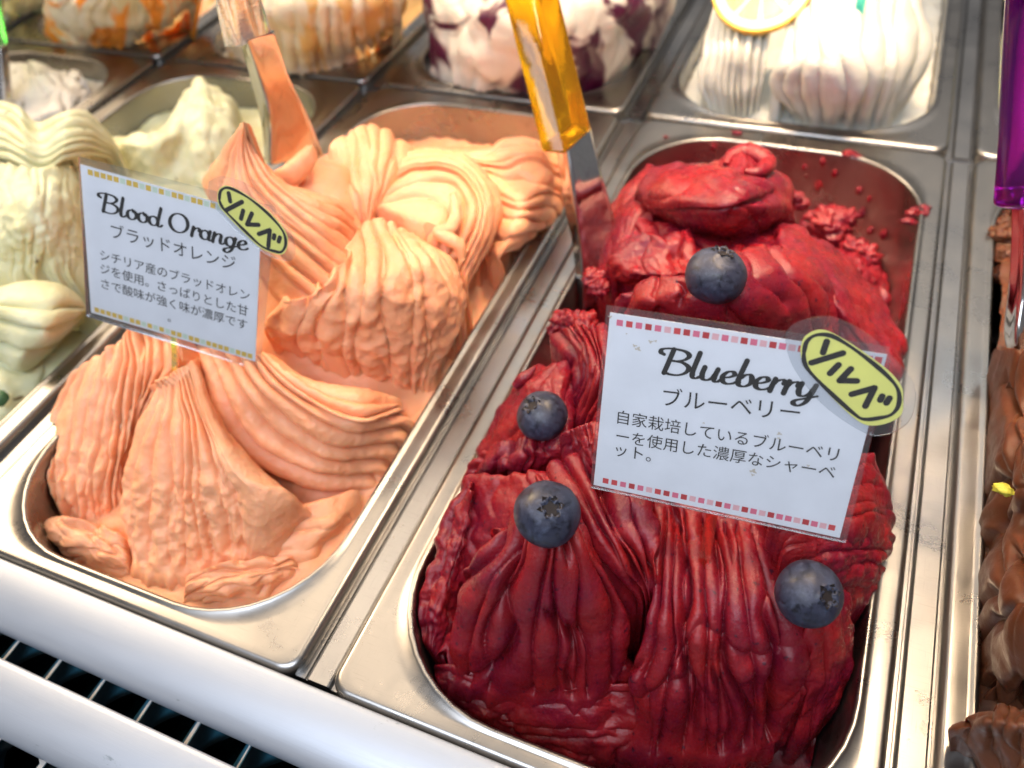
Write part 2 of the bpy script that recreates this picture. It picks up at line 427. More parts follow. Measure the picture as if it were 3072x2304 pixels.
# ------------------------------------------------------------------ gelato builders
def pan_clamp(V, c, r, z_rim=1.0):
    "keep everything under the rim inside the pan's walls"
    o = pan_org(c, r); x0, y0, x1, y1 = OPEN
    cx, cy = o[0] + (x0 + x1) / 2, o[1] + (y0 + y1) / 2; hx, hy = (x1 - x0) / 2, (y1 - y0) / 2
    ins = .6 + np.clip(-V[:, 2], 0, 90) * .045
    rad = OR - ins
    px, py = V[:, 0] - cx, V[:, 1] - cy
    qx, qy = np.abs(px) - (hx - OR), np.abs(py) - (hy - OR)
    mx, my = np.maximum(qx, 0), np.maximum(qy, 0)
    L = np.hypot(mx, my); over = np.where((L > rad) & (V[:, 2] < z_rim), 1, 0)
    s = np.where(over, rad / np.maximum(L, 1e-6), 1)
    W = V.copy()
    inn = over == 1
    W[inn, 0] = cx + np.sign(px[inn]) * (np.minimum(np.abs(px[inn]), hx - OR) * (mx[inn] > 0) + np.abs(px[inn]) * (mx[inn] <= 0) + mx[inn] * s[inn])
    W[inn, 1] = cy + np.sign(py[inn]) * (np.minimum(np.abs(py[inn]), hy - OR) * (my[inn] > 0) + np.abs(py[inn]) * (my[inn] <= 0) + my[inn] * s[inn])
    W[:, 2] = np.maximum(W[:, 2], -90)
    return W

def creases(U, W, n, depth, wid=.8, wander=.5, brk=.5, fade=(.0, .0), skew=0., seed=1, jit=.3, bulge=0.):
    "depth field of folds running along U, spread over W"
    rs = np.random.RandomState(seed); D = np.zeros_like(U)
    for k in range(n):
        b = (k + .5 + rs.uniform(-jit, jit)) / n
        u = U[0] if U.ndim == 2 and np.allclose(U[0], U[-1]) else None
        line = b + wander / n * noise1(U * 2.6, k, seed)
        s = (W - line) * n
        wl, wr = wid * (1 - skew) * rs.uniform(.7, 1.2), wid * (1 + skew) * rs.uniform(.7, 1.2)
        x = np.where(s < 0, -s / max(wl, .05), s / max(wr, .05))
        a = depth * rs.uniform(.55, 1.1)
        mk = smooth(-.55 * (1 - brk) - .25, .25 * brk - .05 + .1, noise1(U * 3.1 + 9.7, k, seed + 5)) if brk > 0 else 1
        D = D + a * mk * (.45 * np.clip(1 - x, 0, 1) ** 2 + .55 * np.clip(1 - x / .45, 0, 1) ** 2)
    D = np.minimum(D, depth * 1.5)
    if fade[0] > 0: D *= smooth(0, fade[0], U)
    if fade[1] > 0: D *= smooth(0, fade[1], 1 - U)
    return D

def ropes(U, W, n, depth, wander=.3, jit=.25, seed=1, fade=(0, 0), brk=.3, power=2.2):
    "rounded ridges lying side by side along U; returns how far each point lies below the ridge tops"
    rs = np.random.RandomState(seed)
    b = np.cumsum(np.concatenate([[0], 1 + rs.uniform(-jit, jit, n)])); b = b / b[-1]
    amp = rs.uniform(.6, 1.1, n)
    lines = [b[k] + (0 if k in (0, n) else wander / n * noise1(U * 2.4, k, seed)) for k in range(n + 1)]
    D = np.zeros_like(U)
    for k in range(n):
        lo, hi = lines[k], lines[k + 1]; inn = (W >= lo) & (W <= hi) if k < n - 1 else (W >= lo)
        t = np.clip(2 * (W - lo) / np.maximum(hi - lo, 1e-4) - 1, -1, 1)
        mk = amp[k] * (1 - brk + 2 * brk * smooth(-.5, .5, noise1(U * 3.3 + 4.1, k, seed + 9)))
        h = 1 - (1 - np.abs(t) ** power) ** .55
        D = np.where(inn, depth * mk * h, D)
    if fade[0] > 0: D = D * smooth(0, fade[0], U)
    if fade[1] > 0: D = D * smooth(0, fade[1], 1 - U)
    return D

def lobe(parent, mat, crop, guides, cr, nu=120, nv=150, fold=None, fold2=None, lump=(1.0, 9.0), bead=None, tear=.0, skirt=6.0, seed=1, name='scoop', swap=False, micro=1.0, fine=.08, rope=None, flat_v=None):
    """a heap of gelato: guide curves laid over it (each a list of x, y, height), skinned, folded, then closed underneath"""
    G = np.array([[at(crop, *p) for p in g] for g in guides])
    S = crom(np.swapaxes(crom(G, nv), 0, 1), nu)          # (nu, nv, 3)
    U, W = np.meshgrid(np.linspace(0, 1, nu), np.linspace(0, 1, nv), indexing='ij')
    if swap: U, W = W, U
    def normals(S):
        N = np.cross(np.gradient(S, axis=0), np.gradient(S, axis=1)); N /= np.linalg.norm(N, axis=2, keepdims=True) + 1e-12
        return N
    N = normals(S)
    flip = (N * (CAM - S)).sum() < 0
    if flip: N = -N
    if lump: S = S + N * (lump[0] * (perlin(S / lump[1] + seed * 1.7) + .3 * perlin(S / lump[1] * 2.1 + seed)))[..., None]
    D = np.zeros_like(U)
    if rope: D = D + ropes(U, W, seed=seed + 3, **rope)
    if fold:
        D = D + creases(U, W, seed=seed, **fold)
        f2_ = dict(fold); f2_.update(n=int(fold['n'] * 2.4) + 1, depth=fold['depth'] * fine, brk=.75, wander=1.0, jit=.45)
        if fine > 0: D = D + creases(U, W, seed=seed + 77, **f2_)
    if fold2: D = D + creases(W, U, seed=seed + 31, **fold2)
    keep = 1 - smooth(flat_v - .06, flat_v + .05, W) if flat_v else 1.0
    D = D * keep
    S = S - N * D[..., None]
    if bead:                                              # knobbly broken texture: (amount, mm, from u)
        a, mmz, u0 = bead
        nz = perlin(S / mmz + 11.3 * seed) + .25 * perlin(S / mmz * 1.9 + seed)
        S = S + N * (nz * .75 * a * keep * smooth(u0, u0 + .3, U))[..., None]
    S = S + N * (micro * (.14 * perlin(S / 2.2 + 3.1 * seed) + .07 * perlin(S / 1.0 + seed)))[..., None]
    # border loop and its outward direction
    a, b = nu, nv; idx = np.arange(a * b).reshape(a, b)
    loop = np.concatenate([idx[0, :-1], idx[:-1, -1], idx[-1, :0:-1], idx[:0:-1, 0]])
    T = np.zeros_like(S)
    T[0] += S[0] - S[3]; T[-1] += S[-1] - S[-4]; T[:, 0] += S[:, 0] - S[:, 3]; T[:, -1] += S[:, -1] - S[:, -4]
    P = S.reshape(-1, 3); T = T.reshape(-1, 3)[loop]; B = P[loop]
    for _ in range(6): T = (T + np.roll(T, 1, 0) + np.roll(T, -1, 0)) / 3
    T /= np.linalg.norm(T, axis=1, keepdims=True) + 1e-9
    rows = [P]; L = len(loop); dn = np.array([0, 0, -1.0])
    wob = .7 + .5 * perlin(B / 6.0 + seed)[:, None]
    for k in range(1, 6):
        t = math.radians(18 * k); rows.append(B + skirt * wob * (math.sin(t) * T + (1 - math.cos(t)) * dn))
    low = rows[-1].copy(); cxy = B[:, :2].mean(0)
    low[:, :2] = low[:, :2] * .85 + cxy * .15; low[:, 2] = np.minimum(low[:, 2] - 14, -70); mid = (rows[-1] + low) / 2; mid[:, :2] = rows[-1][:, :2] * .93 + cxy * .07
    rows += [mid, low]
    V = np.concatenate(rows); base = a * b
    F = [grid_faces(a, b)]
    prev = loop
    for k in range(7):
        cur = base + k * L + np.arange(L)
        F.append(np.stack([prev, np.roll(prev, -1), np.roll(cur, -1), cur], -1)); prev = cur
    F = np.concatenate(F)
    # orientation: top faces up/towards the viewer
    f0 = F[:(a - 1) * (b - 1)]
    nn = np.cross(V[f0[:, 2]] - V[f0[:, 0]], V[f0[:, 3]] - V[f0[:, 1]])
    if (nn * (CAM - V[f0[:, 0]])).sum() < 0: F = F[:, ::-1]
    e = F[-L:]
    V = pan_clamp(V, *cr)
    uv = np.zeros((len(V), 2)); uv[:base, 0] = W.ravel(); uv[:base, 1] = U.ravel()
    for k in range(7): uv[base + k * L: base + (k + 1) * L] = uv[loop]
    return build(name, V, np.ascontiguousarray(F), mat, parent, uv=uv)

def bed(parent, mat, cr, level, hills=(), amp=3.0, seed=1, nx=70, ny=130, name='bed'):
    "the levelled gelato at the bottom of the pan, with low hills (x, y from the pan's corner, height, radius)"
    x0, y0, x1, y1 = OPEN; o = pan_org(*cr)
    X, Y = np.meshgrid(np.linspace(x0, x1, nx), np.linspace(y0, y1, ny), indexing='ij')
    Z = np.full_like(X, float(level))
    for (hx, hy, h, r) in hills: Z += h * np.exp(-((X - hx) ** 2 + (Y - hy) ** 2) / (r * r))
    P = np.stack([X + o[0], Y + o[1], Z], -1)
    Z = Z + amp * (perlin(P / 16.0 + seed) + .6 * perlin(P / 7.0 + seed) + .25 * perlin(P / 2.5 + seed)); P[..., 2] = Z
    V = pan_clamp(P.reshape(-1, 3), *cr, z_rim=400)
    return build(name, V, grid_faces(nx, ny), mat, parent, uv=np.column_stack([(X / 165).ravel(), (Y / 360).ravel()]))

def blob(parent, mat, P, r, squash=(1, 1, 1), amp=.25, seed=1, n=22, name='lump', freq=1.6):
    th = np.linspace(0, math.pi, n); ph = np.linspace(0, 2 * math.pi, 2 * n, endpoint=False)
    T, H = np.meshgrid(th, ph, indexing='ij')
    D = np.stack([np.sin(T) * np.cos(H), np.sin(T) * np.sin(H), np.cos(T)], -1)
    R = 1 + amp * (perlin(D * freq + seed * 5.3) + .6 * perlin(D * freq * 2.3 + seed) + .3 * perlin(D * freq * 5 + seed))
    V = (D * R[..., None] * r * np.array(squash)).reshape(-1, 3) + P
    return build(name, V, grid_faces(n, 2 * n, True)[:, ::-1].copy(), mat, parent)

def strand(parent, mat, crop, path, rad, flat=1.0, n=60, k=18, seed=1, name='curl', groove=0.0):
    "a curl or torn edge of gelato: a tapering, slightly flattened roll along a path"
    P = crom(np.array([at(crop, *p) for p in path]), n); R = crom(np.array(rad, float)[:, None], n)[:, 0]
    T = np.gradient(P, axis=0); T /= np.linalg.norm(T, axis=1, keepdims=True)
    A = np.cross(T, [0, 0, 1.0]); A /= np.linalg.norm(A, axis=1, keepdims=True) + 1e-9; B = np.cross(T, A)
    ph = np.linspace(0, 2 * math.pi, k, endpoint=False)
    V = P[:, None] + R[:, None, None] * (np.cos(ph)[None, :, None] * A[:, None] * flat + np.sin(ph)[None, :, None] * B[:, None])
    if groove: V = V + groove * np.sin(ph * 3 + 1)[None, :, None] * B[:, None]
    V = V + .5 * perlin(V / 4.0 + seed)[..., None] * np.maximum(R, .3)[:, None, None] / 3
    c0, c1 = len(V) * k, len(V) * k + 1
    VV = np.concatenate([V.reshape(-1, 3), [P[0]], [P[-1]]])
    F = grid_faces(n, k, True).tolist() + [[(i + 1) % k, i, c0] for i in range(k)] + [[(n - 1) * k + i, (n - 1) * k + (i + 1) % k, c1] for i in range(k)]
    return build(name, VV, [f[::-1] for f in F], mat, parent)

# ------------------------------------------------------------------ blood orange sorbet
OG = M['orange_gel']; CR = (-1, 0)
og = thing('gelato', 'peach orange blood orange sorbet heaped in ridged folds', 'sorbet', (-94, 180, -95))
bed(og, OG, CR, -24, ((60, 60, 14, 30), (90, 140, 55, 45), (70, 190, 60, 35), (100, 240, 45, 45)), 3, 4)
# left fold behind the front fan
lobe(og, OG, 1, [[(330, 400, 10), (260, 520, 4), (232, 650, -1), (245, 800, -4), (215, 880, -6), (260, 960, -12)],
    [(420, 320, 18), (360, 480, 11), (330, 650, 4), (320, 820, -4), (310, 950, -10), (330, 1040, -18)],
    [(520, 265, 25), (480, 430, 19), (450, 620, 9), (420, 820, -1), (410, 980, -11), (430, 1100, -22)],
    [(600, 190, 30), (580, 350, 26), (560, 560, 15), (530, 800, 2), (500, 980, -10), (520, 1110, -23)],
    [(650, 130, 32), (670, 300, 28), (660, 480, 18), (640, 700, 6), (600, 940, -10), (610, 1100, -24)],
    [(760, 160, 32), (780, 320, 27), (740, 430, 20), (680, 600, 8), (650, 800, -8), (640, 1000, -22)],
    [(900, 200, 30), (880, 320, 26), (800, 430, 20), (720, 600, 6), (680, 800, -10), (680, 1000, -24)]],
    CR, 190, 200, dict(n=7, depth=3.0, wid=.7, wander=.6, brk=.6, fade=(.06, .05)), lump=(1.6, 10), bead=(1.5, 4.6, .3), seed=6, rope=dict(n=12, depth=4.8, wander=.45, jit=.35, brk=.45))
# front fan: rough ridged face, smooth flank
lobe(og, OG, 1, [[(760, 430, 24), (680, 560, 17), (610, 800, 3), (585, 1000, -7), (640, 1230, -20)],
    [(820, 425, 29), (750, 600, 23), (680, 830, 10), (655, 1050, -3), (690, 1350, -20)],
    [(855, 415, 31), (840, 600, 27), (815, 850, 14), (810, 1080, 0), (840, 1375, -18)],
    [(890, 390, 33), (925, 600, 29), (950, 850, 17), (980, 1080, 2), (990, 1330, -16)],
    [(930, 350, 34), (1005, 600, 29), (1080, 850, 18), (1140, 1050, 5), (1190, 1260, -12)],
    [(950, 320, 34), (1040, 600, 28), (1170, 850, 21), (1290, 1010, 11), (1260, 1290, -14)],
    [(970, 310, 33), (1080, 600, 25), (1270, 850, 16), (1440, 980, 8), (1390, 1230, -14)],
    [(985, 300, 29), (1100, 600, 15), (1310, 850, 4), (1510, 1020, -3), (1510, 1130, -18)]],
    CR, 230, 230, dict(n=8, depth=2.4, wid=.6, wander=.55, brk=.7, fade=(.03, .12), jit=.35), lump=(.9, 9), bead=(2.0, 4.4, .4), seed=5, rope=dict(n=13, depth=4.6, wander=.45, jit=.35, brk=.4, fade=(.02, .05)), flat_v=.66)
# layered shell sweeping to the right
lobe(og, OG, 1, [[(975, 280, 27), (1030, 560, 15), (1130, 740, 3), (1330, 890, -7), (1560, 970, -14), (1780, 970, -20)],
    [(1030, 250, 34), (1110, 480, 26), (1230, 680, 13), (1420, 810, 3), (1620, 880, -5), (1860, 870, -14)],
    [(1110, 240, 37), (1210, 440, 32), (1340, 610, 20), (1500, 730, 10), (1680, 800, 2), (1930, 780, -9)],
    [(1190, 250, 38), (1290, 420, 34), (1430, 560, 25), (1570, 660, 17), (1730, 720, 9), (1970, 690, -2)],
    [(1260, 270, 38), (1370, 410, 34), (1500, 520, 28), (1640, 600, 22), (1790, 650, 15), (2005, 600, 3)],
    [(1310, 280, 37), (1420, 390, 34), (1560, 490, 29), (1700, 570, 25), (1850, 595, 20), (1985, 540, 9)],
    [(1340, 270, 34), (1480, 380, 31), (1600, 440, 28), (1720, 480, 26), (1840, 500, 22), (1970, 510, 10)],
    [(1380, 290, 26), (1520, 370, 24), (1640, 400, 22), (1750, 405, 21), (1850, 420, 17), (1935, 460, 9)]],
    CR, 220, 240, None, lump=(.6, 12), bead=(.5, 4.0, -.5), seed=8, rope=dict(n=8, depth=6.0, wander=.12, jit=.12, brk=.12, power=2.0))
# rounded lobe right of the card
lobe(og, OG, 2, [[(560, 1010, 48), (500, 1080, 40), (490, 1150, 32), (520, 1220, 22), (600, 1290, 8), (700, 1380, -5)],
    [(760, 960, 55), (690, 1050, 48), (640, 1150, 38), (660, 1230, 26), (720, 1320, 12), (800, 1400, -5)],
    [(900, 780, 58), (860, 950, 54), (820, 1100, 42), (820, 1230, 28), (860, 1330, 12), (920, 1420, -6)],
    [(970, 620, 54), (1000, 800, 58), (1000, 1000, 50), (1000, 1180, 32), (1010, 1320, 14), (1040, 1420, -6)],
    [(1060, 600, 54), (1130, 760, 57), (1160, 950, 50), (1170, 1130, 34), (1160, 1300, 14), (1170, 1440, -6)],
    [(1160, 640, 50), (1260, 780, 53), (1310, 950, 44), (1310, 1120, 30), (1280, 1270, 14), (1250, 1420, -4)],
    [(1230, 660, 44), (1360, 780, 46), (1430, 950, 36), (1440, 1110, 22), (1390, 1250, 8), (1330, 1390, -6)],
    [(1280, 690, 34), (1420, 780, 36), (1500, 950, 24), (1495, 1090, 12), (1430, 1200, 2), (1390, 1320, -8)]],
    CR, 210, 220, dict(n=6, depth=2.2, wid=.7, wander=.6, brk=.6, fade=(.05, .05), skew=.35), lump=(1.6, 12), bead=(1.9, 6.0, .15), seed=12, rope=dict(n=10, depth=2.8, wander=.5, jit=.35, brk=.5))
# tall peaked fold
lobe(og, OG, 2, [[(350, 140, 88), (240, 290, 70), (160, 410, 55), (250, 600, 45), (400, 800, 40), (560, 1010, 36)],
    [(365, 130, 92), (300, 300, 78), (300, 480, 66), (420, 680, 56), (560, 830, 50), (760, 990, 42)],
    [(375, 125, 94), (350, 290, 82), (390, 460, 72), (540, 640, 62), (700, 780, 54), (870, 900, 44)],
    [(385, 125, 94), (400, 280, 83), (460, 420, 75), (610, 570, 66), (760, 690, 58), (920, 800, 45)],
    [(395, 130, 93), (440, 270, 82), (520, 400, 75), (660, 520, 68), (800, 610, 60), (930, 690, 46)],
    [(405, 140, 90), (470, 290, 78), (570, 410, 72), (700, 480, 66), (830, 540, 58), (930, 610, 44)],
    [(415, 150, 85), (490, 310, 68), (600, 410, 62), (720, 440, 58), (850, 480, 52), (930, 560, 40)]],
    CR, 220, 180, dict(n=5, depth=1.6, wid=.6, wander=.3, brk=.6, fade=(.06, 0)), lump=(.8, 11), seed=15, rope=dict(n=9, depth=4.2, wander=.25, jit=.25, brk=.25, fade=(.05, 0)), skirt=5)
strand(og, OG, 2, [(540, 400, 60), (620, 370, 63), (690, 300, 67), (725, 235, 70)], [4, 5.5, 4.5, 2], 1.0, seed=2, groove=.8)
# smooth mass behind
lobe(og, OG, 2, [[(780, 290, 50), (790, 380, 48), (830, 480, 44), (900, 580, 38)], [(880, 180, 54), (900, 300, 54), (930, 440, 50), (960, 580, 40)],
    [(1000, 125, 54), (1010, 260, 56), (1010, 420, 52), (1000, 600, 40)], [(1110, 145, 50), (1100, 290, 54), (1080, 450, 48), (1030, 590, 38)],
    [(1210, 215, 44), (1180, 330, 48), (1130, 470, 42), (1060, 570, 34)]],
    CR, 120, 130, dict(n=7, depth=2.6, wid=.8, wander=.7, brk=.4), lump=(1.5, 14), seed=18)
# rosette at the back
lobe(og, OG, 2, [[(1080, 540, 46), (1180, 570, 48), (1280, 600, 47), (1330, 615, 47), (1330, 640, 45), (1300, 680, 42)],
    [(1090, 490, 46), (1230, 450, 48), (1370, 470, 47), (1440, 540, 45), (1430, 640, 42), (1390, 740, 36)],
    [(1080, 440, 46), (1230, 360, 50), (1420, 370, 50), (1520, 500, 46), (1510, 640, 40), (1440, 790, 30)],
    [(1070, 400, 46), (1230, 310, 52), (1440, 320, 52), (1570, 470, 46), (1570, 640, 38), (1480, 830, 26)],
    [(1070, 350, 44), (1230, 270, 50), (1460, 280, 50), (1620, 450, 42), (1620, 640, 32), (1500, 880, 20)],
    [(1080, 300, 38), (1240, 240, 44), (1470, 250, 42), (1660, 440, 32), (1665, 650, 20), (1520, 910, 10)]],
    CR, 180, 170, None, lump=(1.0, 10), seed=21, rope=dict(n=7, depth=4.4, wander=.3, jit=.25, brk=.25))
strand(og, OG, 2, [(1425, 470, 50), (1440, 570, 46), (1410, 640, 44), (1350, 660, 44), (1400, 690, 42), (1450, 720, 40), (1470, 800, 34)], [1.5, 2.6, 3, 2.6, 3, 2.8, 1.5], 1.0, seed=4)
# wavy mass to the right at the back
lobe(og, OG, 2, [[(1230, 250, 30), (1400, 240, 28), (1560, 240, 30), (1680, 180, 34), (1800, 165, 34), (1950, 250, 25)],
    [(1300, 300, 34), (1450, 280, 34), (1600, 290, 36), (1720, 250, 38), (1850, 250, 36), (1965, 330, 24)],
    [(1450, 340, 30), (1600, 360, 32), (1700, 380, 32), (1800, 380, 32), (1900, 390, 28), (1960, 430, 16)],
    [(1550, 450, 26), (1650, 480, 28), (1740, 500, 30), (1820, 500, 28), (1890, 500, 20), (1940, 510, 10)],
    [(1600, 600, 20), (1660, 620, 24), (1720, 640, 24), (1790, 640, 20), (1840, 640, 12), (1870, 640, 4)],
    [(1590, 800, 8), (1640, 800, 12), (1680, 790, 12), (1720, 770, 8), (1760, 750, 2), (1790, 740, -4)]],
    CR, 130, 160, None, lump=(1.4, 12), seed=25, rope=dict(n=9, depth=4.0, wander=.7, jit=.3, brk=.4))
# low lumps and petals at the front of the pan
blob(og, OG, at(1, 300, 1140, -14), 6, (1.2, .9, .6), .2, 5)
lobe(og, OG, 1, [[(235, 1110, -9), (330, 1095, -8), (450, 1115, -10), (590, 1180, -14)], [(250, 1180, -14), (350, 1195, -12), (470, 1230, -13), (600, 1290, -17)], [(290, 1265, -21), (380, 1300, -20), (490, 1335, -21), (620, 1380, -23)]],
    CR, 80, 100, dict(n=3, depth=2.2, wid=.7, wander=1.2, brk=.4), dict(n=3, depth=2, wid=.7, wander=1.4, brk=.5), lump=(2.2, 9), seed=34, skirt=3)
lobe(og, OG, 1, [[(1330, 1000, -6), (1480, 1040, -8), (1620, 1000, -8), (1760, 950, -12)], [(1330, 1150, -12), (1500, 1150, -12), (1640, 1120, -12), (1730, 1060, -16)],
    [(1320, 1300, -18), (1450, 1270, -18), (1560, 1240, -19), (1650, 1180, -22)]], CR, 70, 90, dict(n=3, depth=1.2, wid=.7, wander=.7, brk=.5), lump=(1.2, 9), seed=28, skirt=3)
lobe(og, OG, 1, [[(935, 1390, -14), (1060, 1330, -9), (1200, 1310, -9), (1320, 1290, -12), (1440, 1280, -16)], [(925, 1470, -19), (1060, 1430, -14), (1200, 1410, -13), (1340, 1370, -14), (1450, 1330, -19)],
    [(935, 1540, -27), (1080, 1510, -24), (1240, 1480, -23), (1360, 1440, -23), (1460, 1390, -26)]], CR, 90, 110, dict(n=4, depth=2.6, wid=.7, wander=1.0, brk=.2, skew=.5), dict(n=3, depth=2, wid=.7, wander=1, brk=.4), lump=(1.8, 7), seed=31, skirt=3)

# ------------------------------------------------------------------ blueberry sorbet
BG = M['blueberry_gel']; CR = (0, 0)
bgt = thing('gelato', 'deep red blueberry sorbet in glossy pleated mounds topped with blueberries', 'sorbet', (83, 180, -95))
bed(bgt, BG, CR, -50, ((80, 115, 74, 40), (85, 160, 60, 45), (60, 230, 55, 45), (60, 280, 50, 40), (110, 260, 22, 50)), 4, 9)
# front left pleated mound
lobe(bgt, BG, 3, [[(520, 300, 46), (420, 430, 38), (270, 600, 24), (200, 800, 8), (165, 960, -4), (190, 1080, -14)],
    [(560, 300, 50), (490, 470, 42), (370, 680, 30), (310, 860, 14), (285, 1000, 0), (290, 1130, -14)],
    [(610, 290, 53), (570, 480, 46), (500, 700, 33), (470, 880, 18), (460, 1030, 3), (460, 1160, -13)],
    [(660, 285, 54), (650, 490, 48), (630, 700, 36), (620, 900, 20), (620, 1050, 5), (640, 1180, -12)],
    [(710, 290, 53), (740, 480, 47), (760, 680, 36), (770, 880, 21), (780, 1030, 7), (800, 1190, -11)],
    [(760, 300, 50), (820, 480, 44), (880, 650, 34), (910, 830, 20), (920, 980, 8), (920, 1150, -10)],
    [(790, 310, 45), (880, 480, 36), (980, 640, 27), (1030, 780, 17), (1040, 880, 8), (1010, 1050, -8)]],
    CR, 230, 220, dict(n=5, depth=8, wid=.55, wander=.9, brk=.35, fade=(.14, .05), skew=.3, jit=.45), lump=(1.6, 14), seed=41, micro=.6, fine=0, rope=dict(n=7, depth=4.2, wander=.6, jit=.6, brk=.5, fade=(.1, .05), power=2.6))
# front right pleated mound
lobe(bgt, BG, 3, [[(1130, 320, 31), (1115, 520, 30), (1095, 720, 24), (1060, 920, 13), (990, 1080, 3), (1030, 1250, -14), (1000, 1400, -28)],
    [(1180, 310, 30), (1180, 520, 30), (1180, 740, 27), (1170, 940, 18), (1140, 1120, 7), (1140, 1270, -10), (1120, 1440, -28)],
    [(1260, 320, 32), (1280, 540, 32), (1290, 760, 29), (1290, 960, 20), (1280, 1130, 8), (1280, 1280, -8), (1270, 1440, -28)],
    [(1360, 340, 33), (1390, 560, 33), (1400, 780, 30), (1410, 970, 21), (1420, 1130, 9), (1420, 1280, -8), (1420, 1430, -27)],
    [(1470, 360, 33), (1500, 580, 33), (1520, 790, 30), (1540, 980, 21), (1560, 1130, 9), (1560, 1270, -8), (1540, 1410, -26)],
    [(1570, 390, 31), (1630, 600, 31), (1680, 800, 28), (1710, 980, 19), (1710, 1120, 7), (1690, 1250, -8), (1640, 1370, -25)],
    [(1640, 430, 26), (1740, 620, 25), (1810, 800, 22), (1830, 970, 13), (1810, 1120, 1), (1770, 1230, -12), (1700, 1320, -26)],
    [(1690, 480, 23), (1800, 640, 22), (1890, 800, 16), (1920, 960, 5), (1890, 1100, -7), (1840, 1220, -18), (1780, 1320, -28)]],
    CR, 270, 260, dict(n=6, depth=8, wid=.55, wander=1.0, brk=.4, fade=(.05, .05), skew=-.25, jit=.45), dict(n=3, depth=2.4, wid=.35, wander=1.4, brk=.8), lump=(1.8, 14), seed=47, micro=.6, fine=0, rope=dict(n=9, depth=4.2, wander=.6, jit=.6, brk=.5, fade=(.04, .05), power=2.6))
# smooth flank at the right of it
lobe(bgt, BG, 3, [[(1800, 640, 30), (1850, 820, 24), (1870, 1000, 12), (1840, 1150, -2), (1790, 1300, -18)],
    [(1880, 660, 28), (1930, 830, 20), (1940, 1000, 8), (1910, 1150, -6), (1850, 1290, -20)],
    [(1960, 720, 22), (1995, 850, 13), (1990, 1000, 0), (1950, 1140, -12), (1880, 1270, -22)]],
    CR, 120, 90, dict(n=3, depth=1.5, wid=.7, wander=.5, brk=.5), lump=(1.2, 9), seed=51)
# two folded layers by the right rim
lobe(bgt, BG, 3, [[(1700, 250, 46), (1850, 170, 44), (1980, 120, 38), (2080, 110, 30), (2140, 190, 20)],
    [(1700, 340, 48), (1850, 300, 46), (1990, 280, 41), (2100, 265, 31), (2165, 300, 17)],
    [(1720, 430, 44), (1850, 400, 42), (2000, 395, 38), (2105, 400, 28), (2165, 420, 14)]],
    CR, 110, 110, dict(n=4, depth=1.0, wid=.6, wander=.6, brk=.5), lump=(1.4, 10), seed=54)
lobe(bgt, BG, 3, [[(1740, 470, 42), (1850, 440, 40), (2000, 440, 34), (2110, 440, 24), (2175, 450, 12)],
    [(1780, 600, 34), (1890, 590, 32), (2010, 570, 28), (2110, 550, 19), (2170, 550, 8)],
    [(1850, 760, 16), (1950, 750, 15), (2030, 740, 9), (2095, 715, 1), (2145, 680, -6)]],
    CR, 110, 110, dict(n=4, depth=1.6, wid=.7, wander=.6, brk=.3), lump=(1.4, 9), bead=(.8, 3, .0), seed=57)
# thin wall of sorbet by the left rim, low front
lobe(bgt, BG, 3, [[(290, 200, 20), (200, 380, 12), (160, 560, 6), (100, 760, -2), (95, 900, -8)],
    [(310, 260, 24), (280, 420, 15), (230, 600, 7), (180, 780, -1), (150, 940, -9)],
    [(330, 300, 18), (300, 480, 8), (270, 640, 0), (240, 800, -10), (200, 1000, -18)]],
    CR, 130, 80, dict(n=4, depth=2.2, wid=.8, wander=.6, brk=.5), lump=(1.6, 7), bead=(1.0, 3, .0), seed=60, skirt=3)
lobe(bgt, BG, 3, [[(190, 1050, -12), (400, 1100, -12), (600, 1130, -10), (800, 1150, -8), (1000, 1130, -10)],
    [(230, 1170, -20), (420, 1220, -19), (620, 1230, -16), (820, 1230, -14), (1010, 1230, -16)],
    [(320, 1270, -28), (500, 1330, -27), (700, 1350, -24), (860, 1350, -22), (1000, 1330, -24)],
    [(430, 1370, -38), (600, 1440, -38), (760, 1470, -36), (900, 1480, -36), (1000, 1450, -36)]],
    CR, 110, 150, dict(n=4, depth=2.2, wid=.8, wander=.8, brk=.5), dict(n=5, depth=1.8, wid=.8, wander=.8, brk=.6), lump=(2.2, 10), seed=63, swap=True)
# smooth saddle left of the front mounds and the dark folds between them
lobe(bgt, BG, 3, [[(300, 210, 20), (280, 400, 12), (300, 580, 4)], [(440, 210, 27), (420, 390, 20), (400, 520, 14)],
    [(570, 200, 33), (540, 360, 30), (500, 480, 24)], [(700, 190, 36), (680, 340, 34), (640, 460, 30)]],
    CR, 90, 90, dict(n=4, depth=1.0, wid=.7, wander=.6, brk=.5), lump=(1.4, 10), seed=66)
lobe(bgt, BG, 3, [[(620, 180, 38), (680, 300, 40), (760, 440, 37), (900, 640, 26), (1000, 740, 16)],
    [(740, 120, 40), (810, 260, 41), (890, 420, 40), (980, 580, 33), (1050, 700, 22)],
    [(870, 90, 40), (930, 240, 41), (990, 390, 40), (1050, 530, 36), (1090, 660, 27)],
    [(1000, 60, 40), (1050, 220, 41), (1080, 350, 39), (1110, 460, 37), (1120, 590, 32)]],
    CR, 160, 150, dict(n=5, depth=6.5, wid=.85, wander=.5, brk=.2, skew=.3), lump=(1.2, 12), seed=69, micro=.6, fine=0)
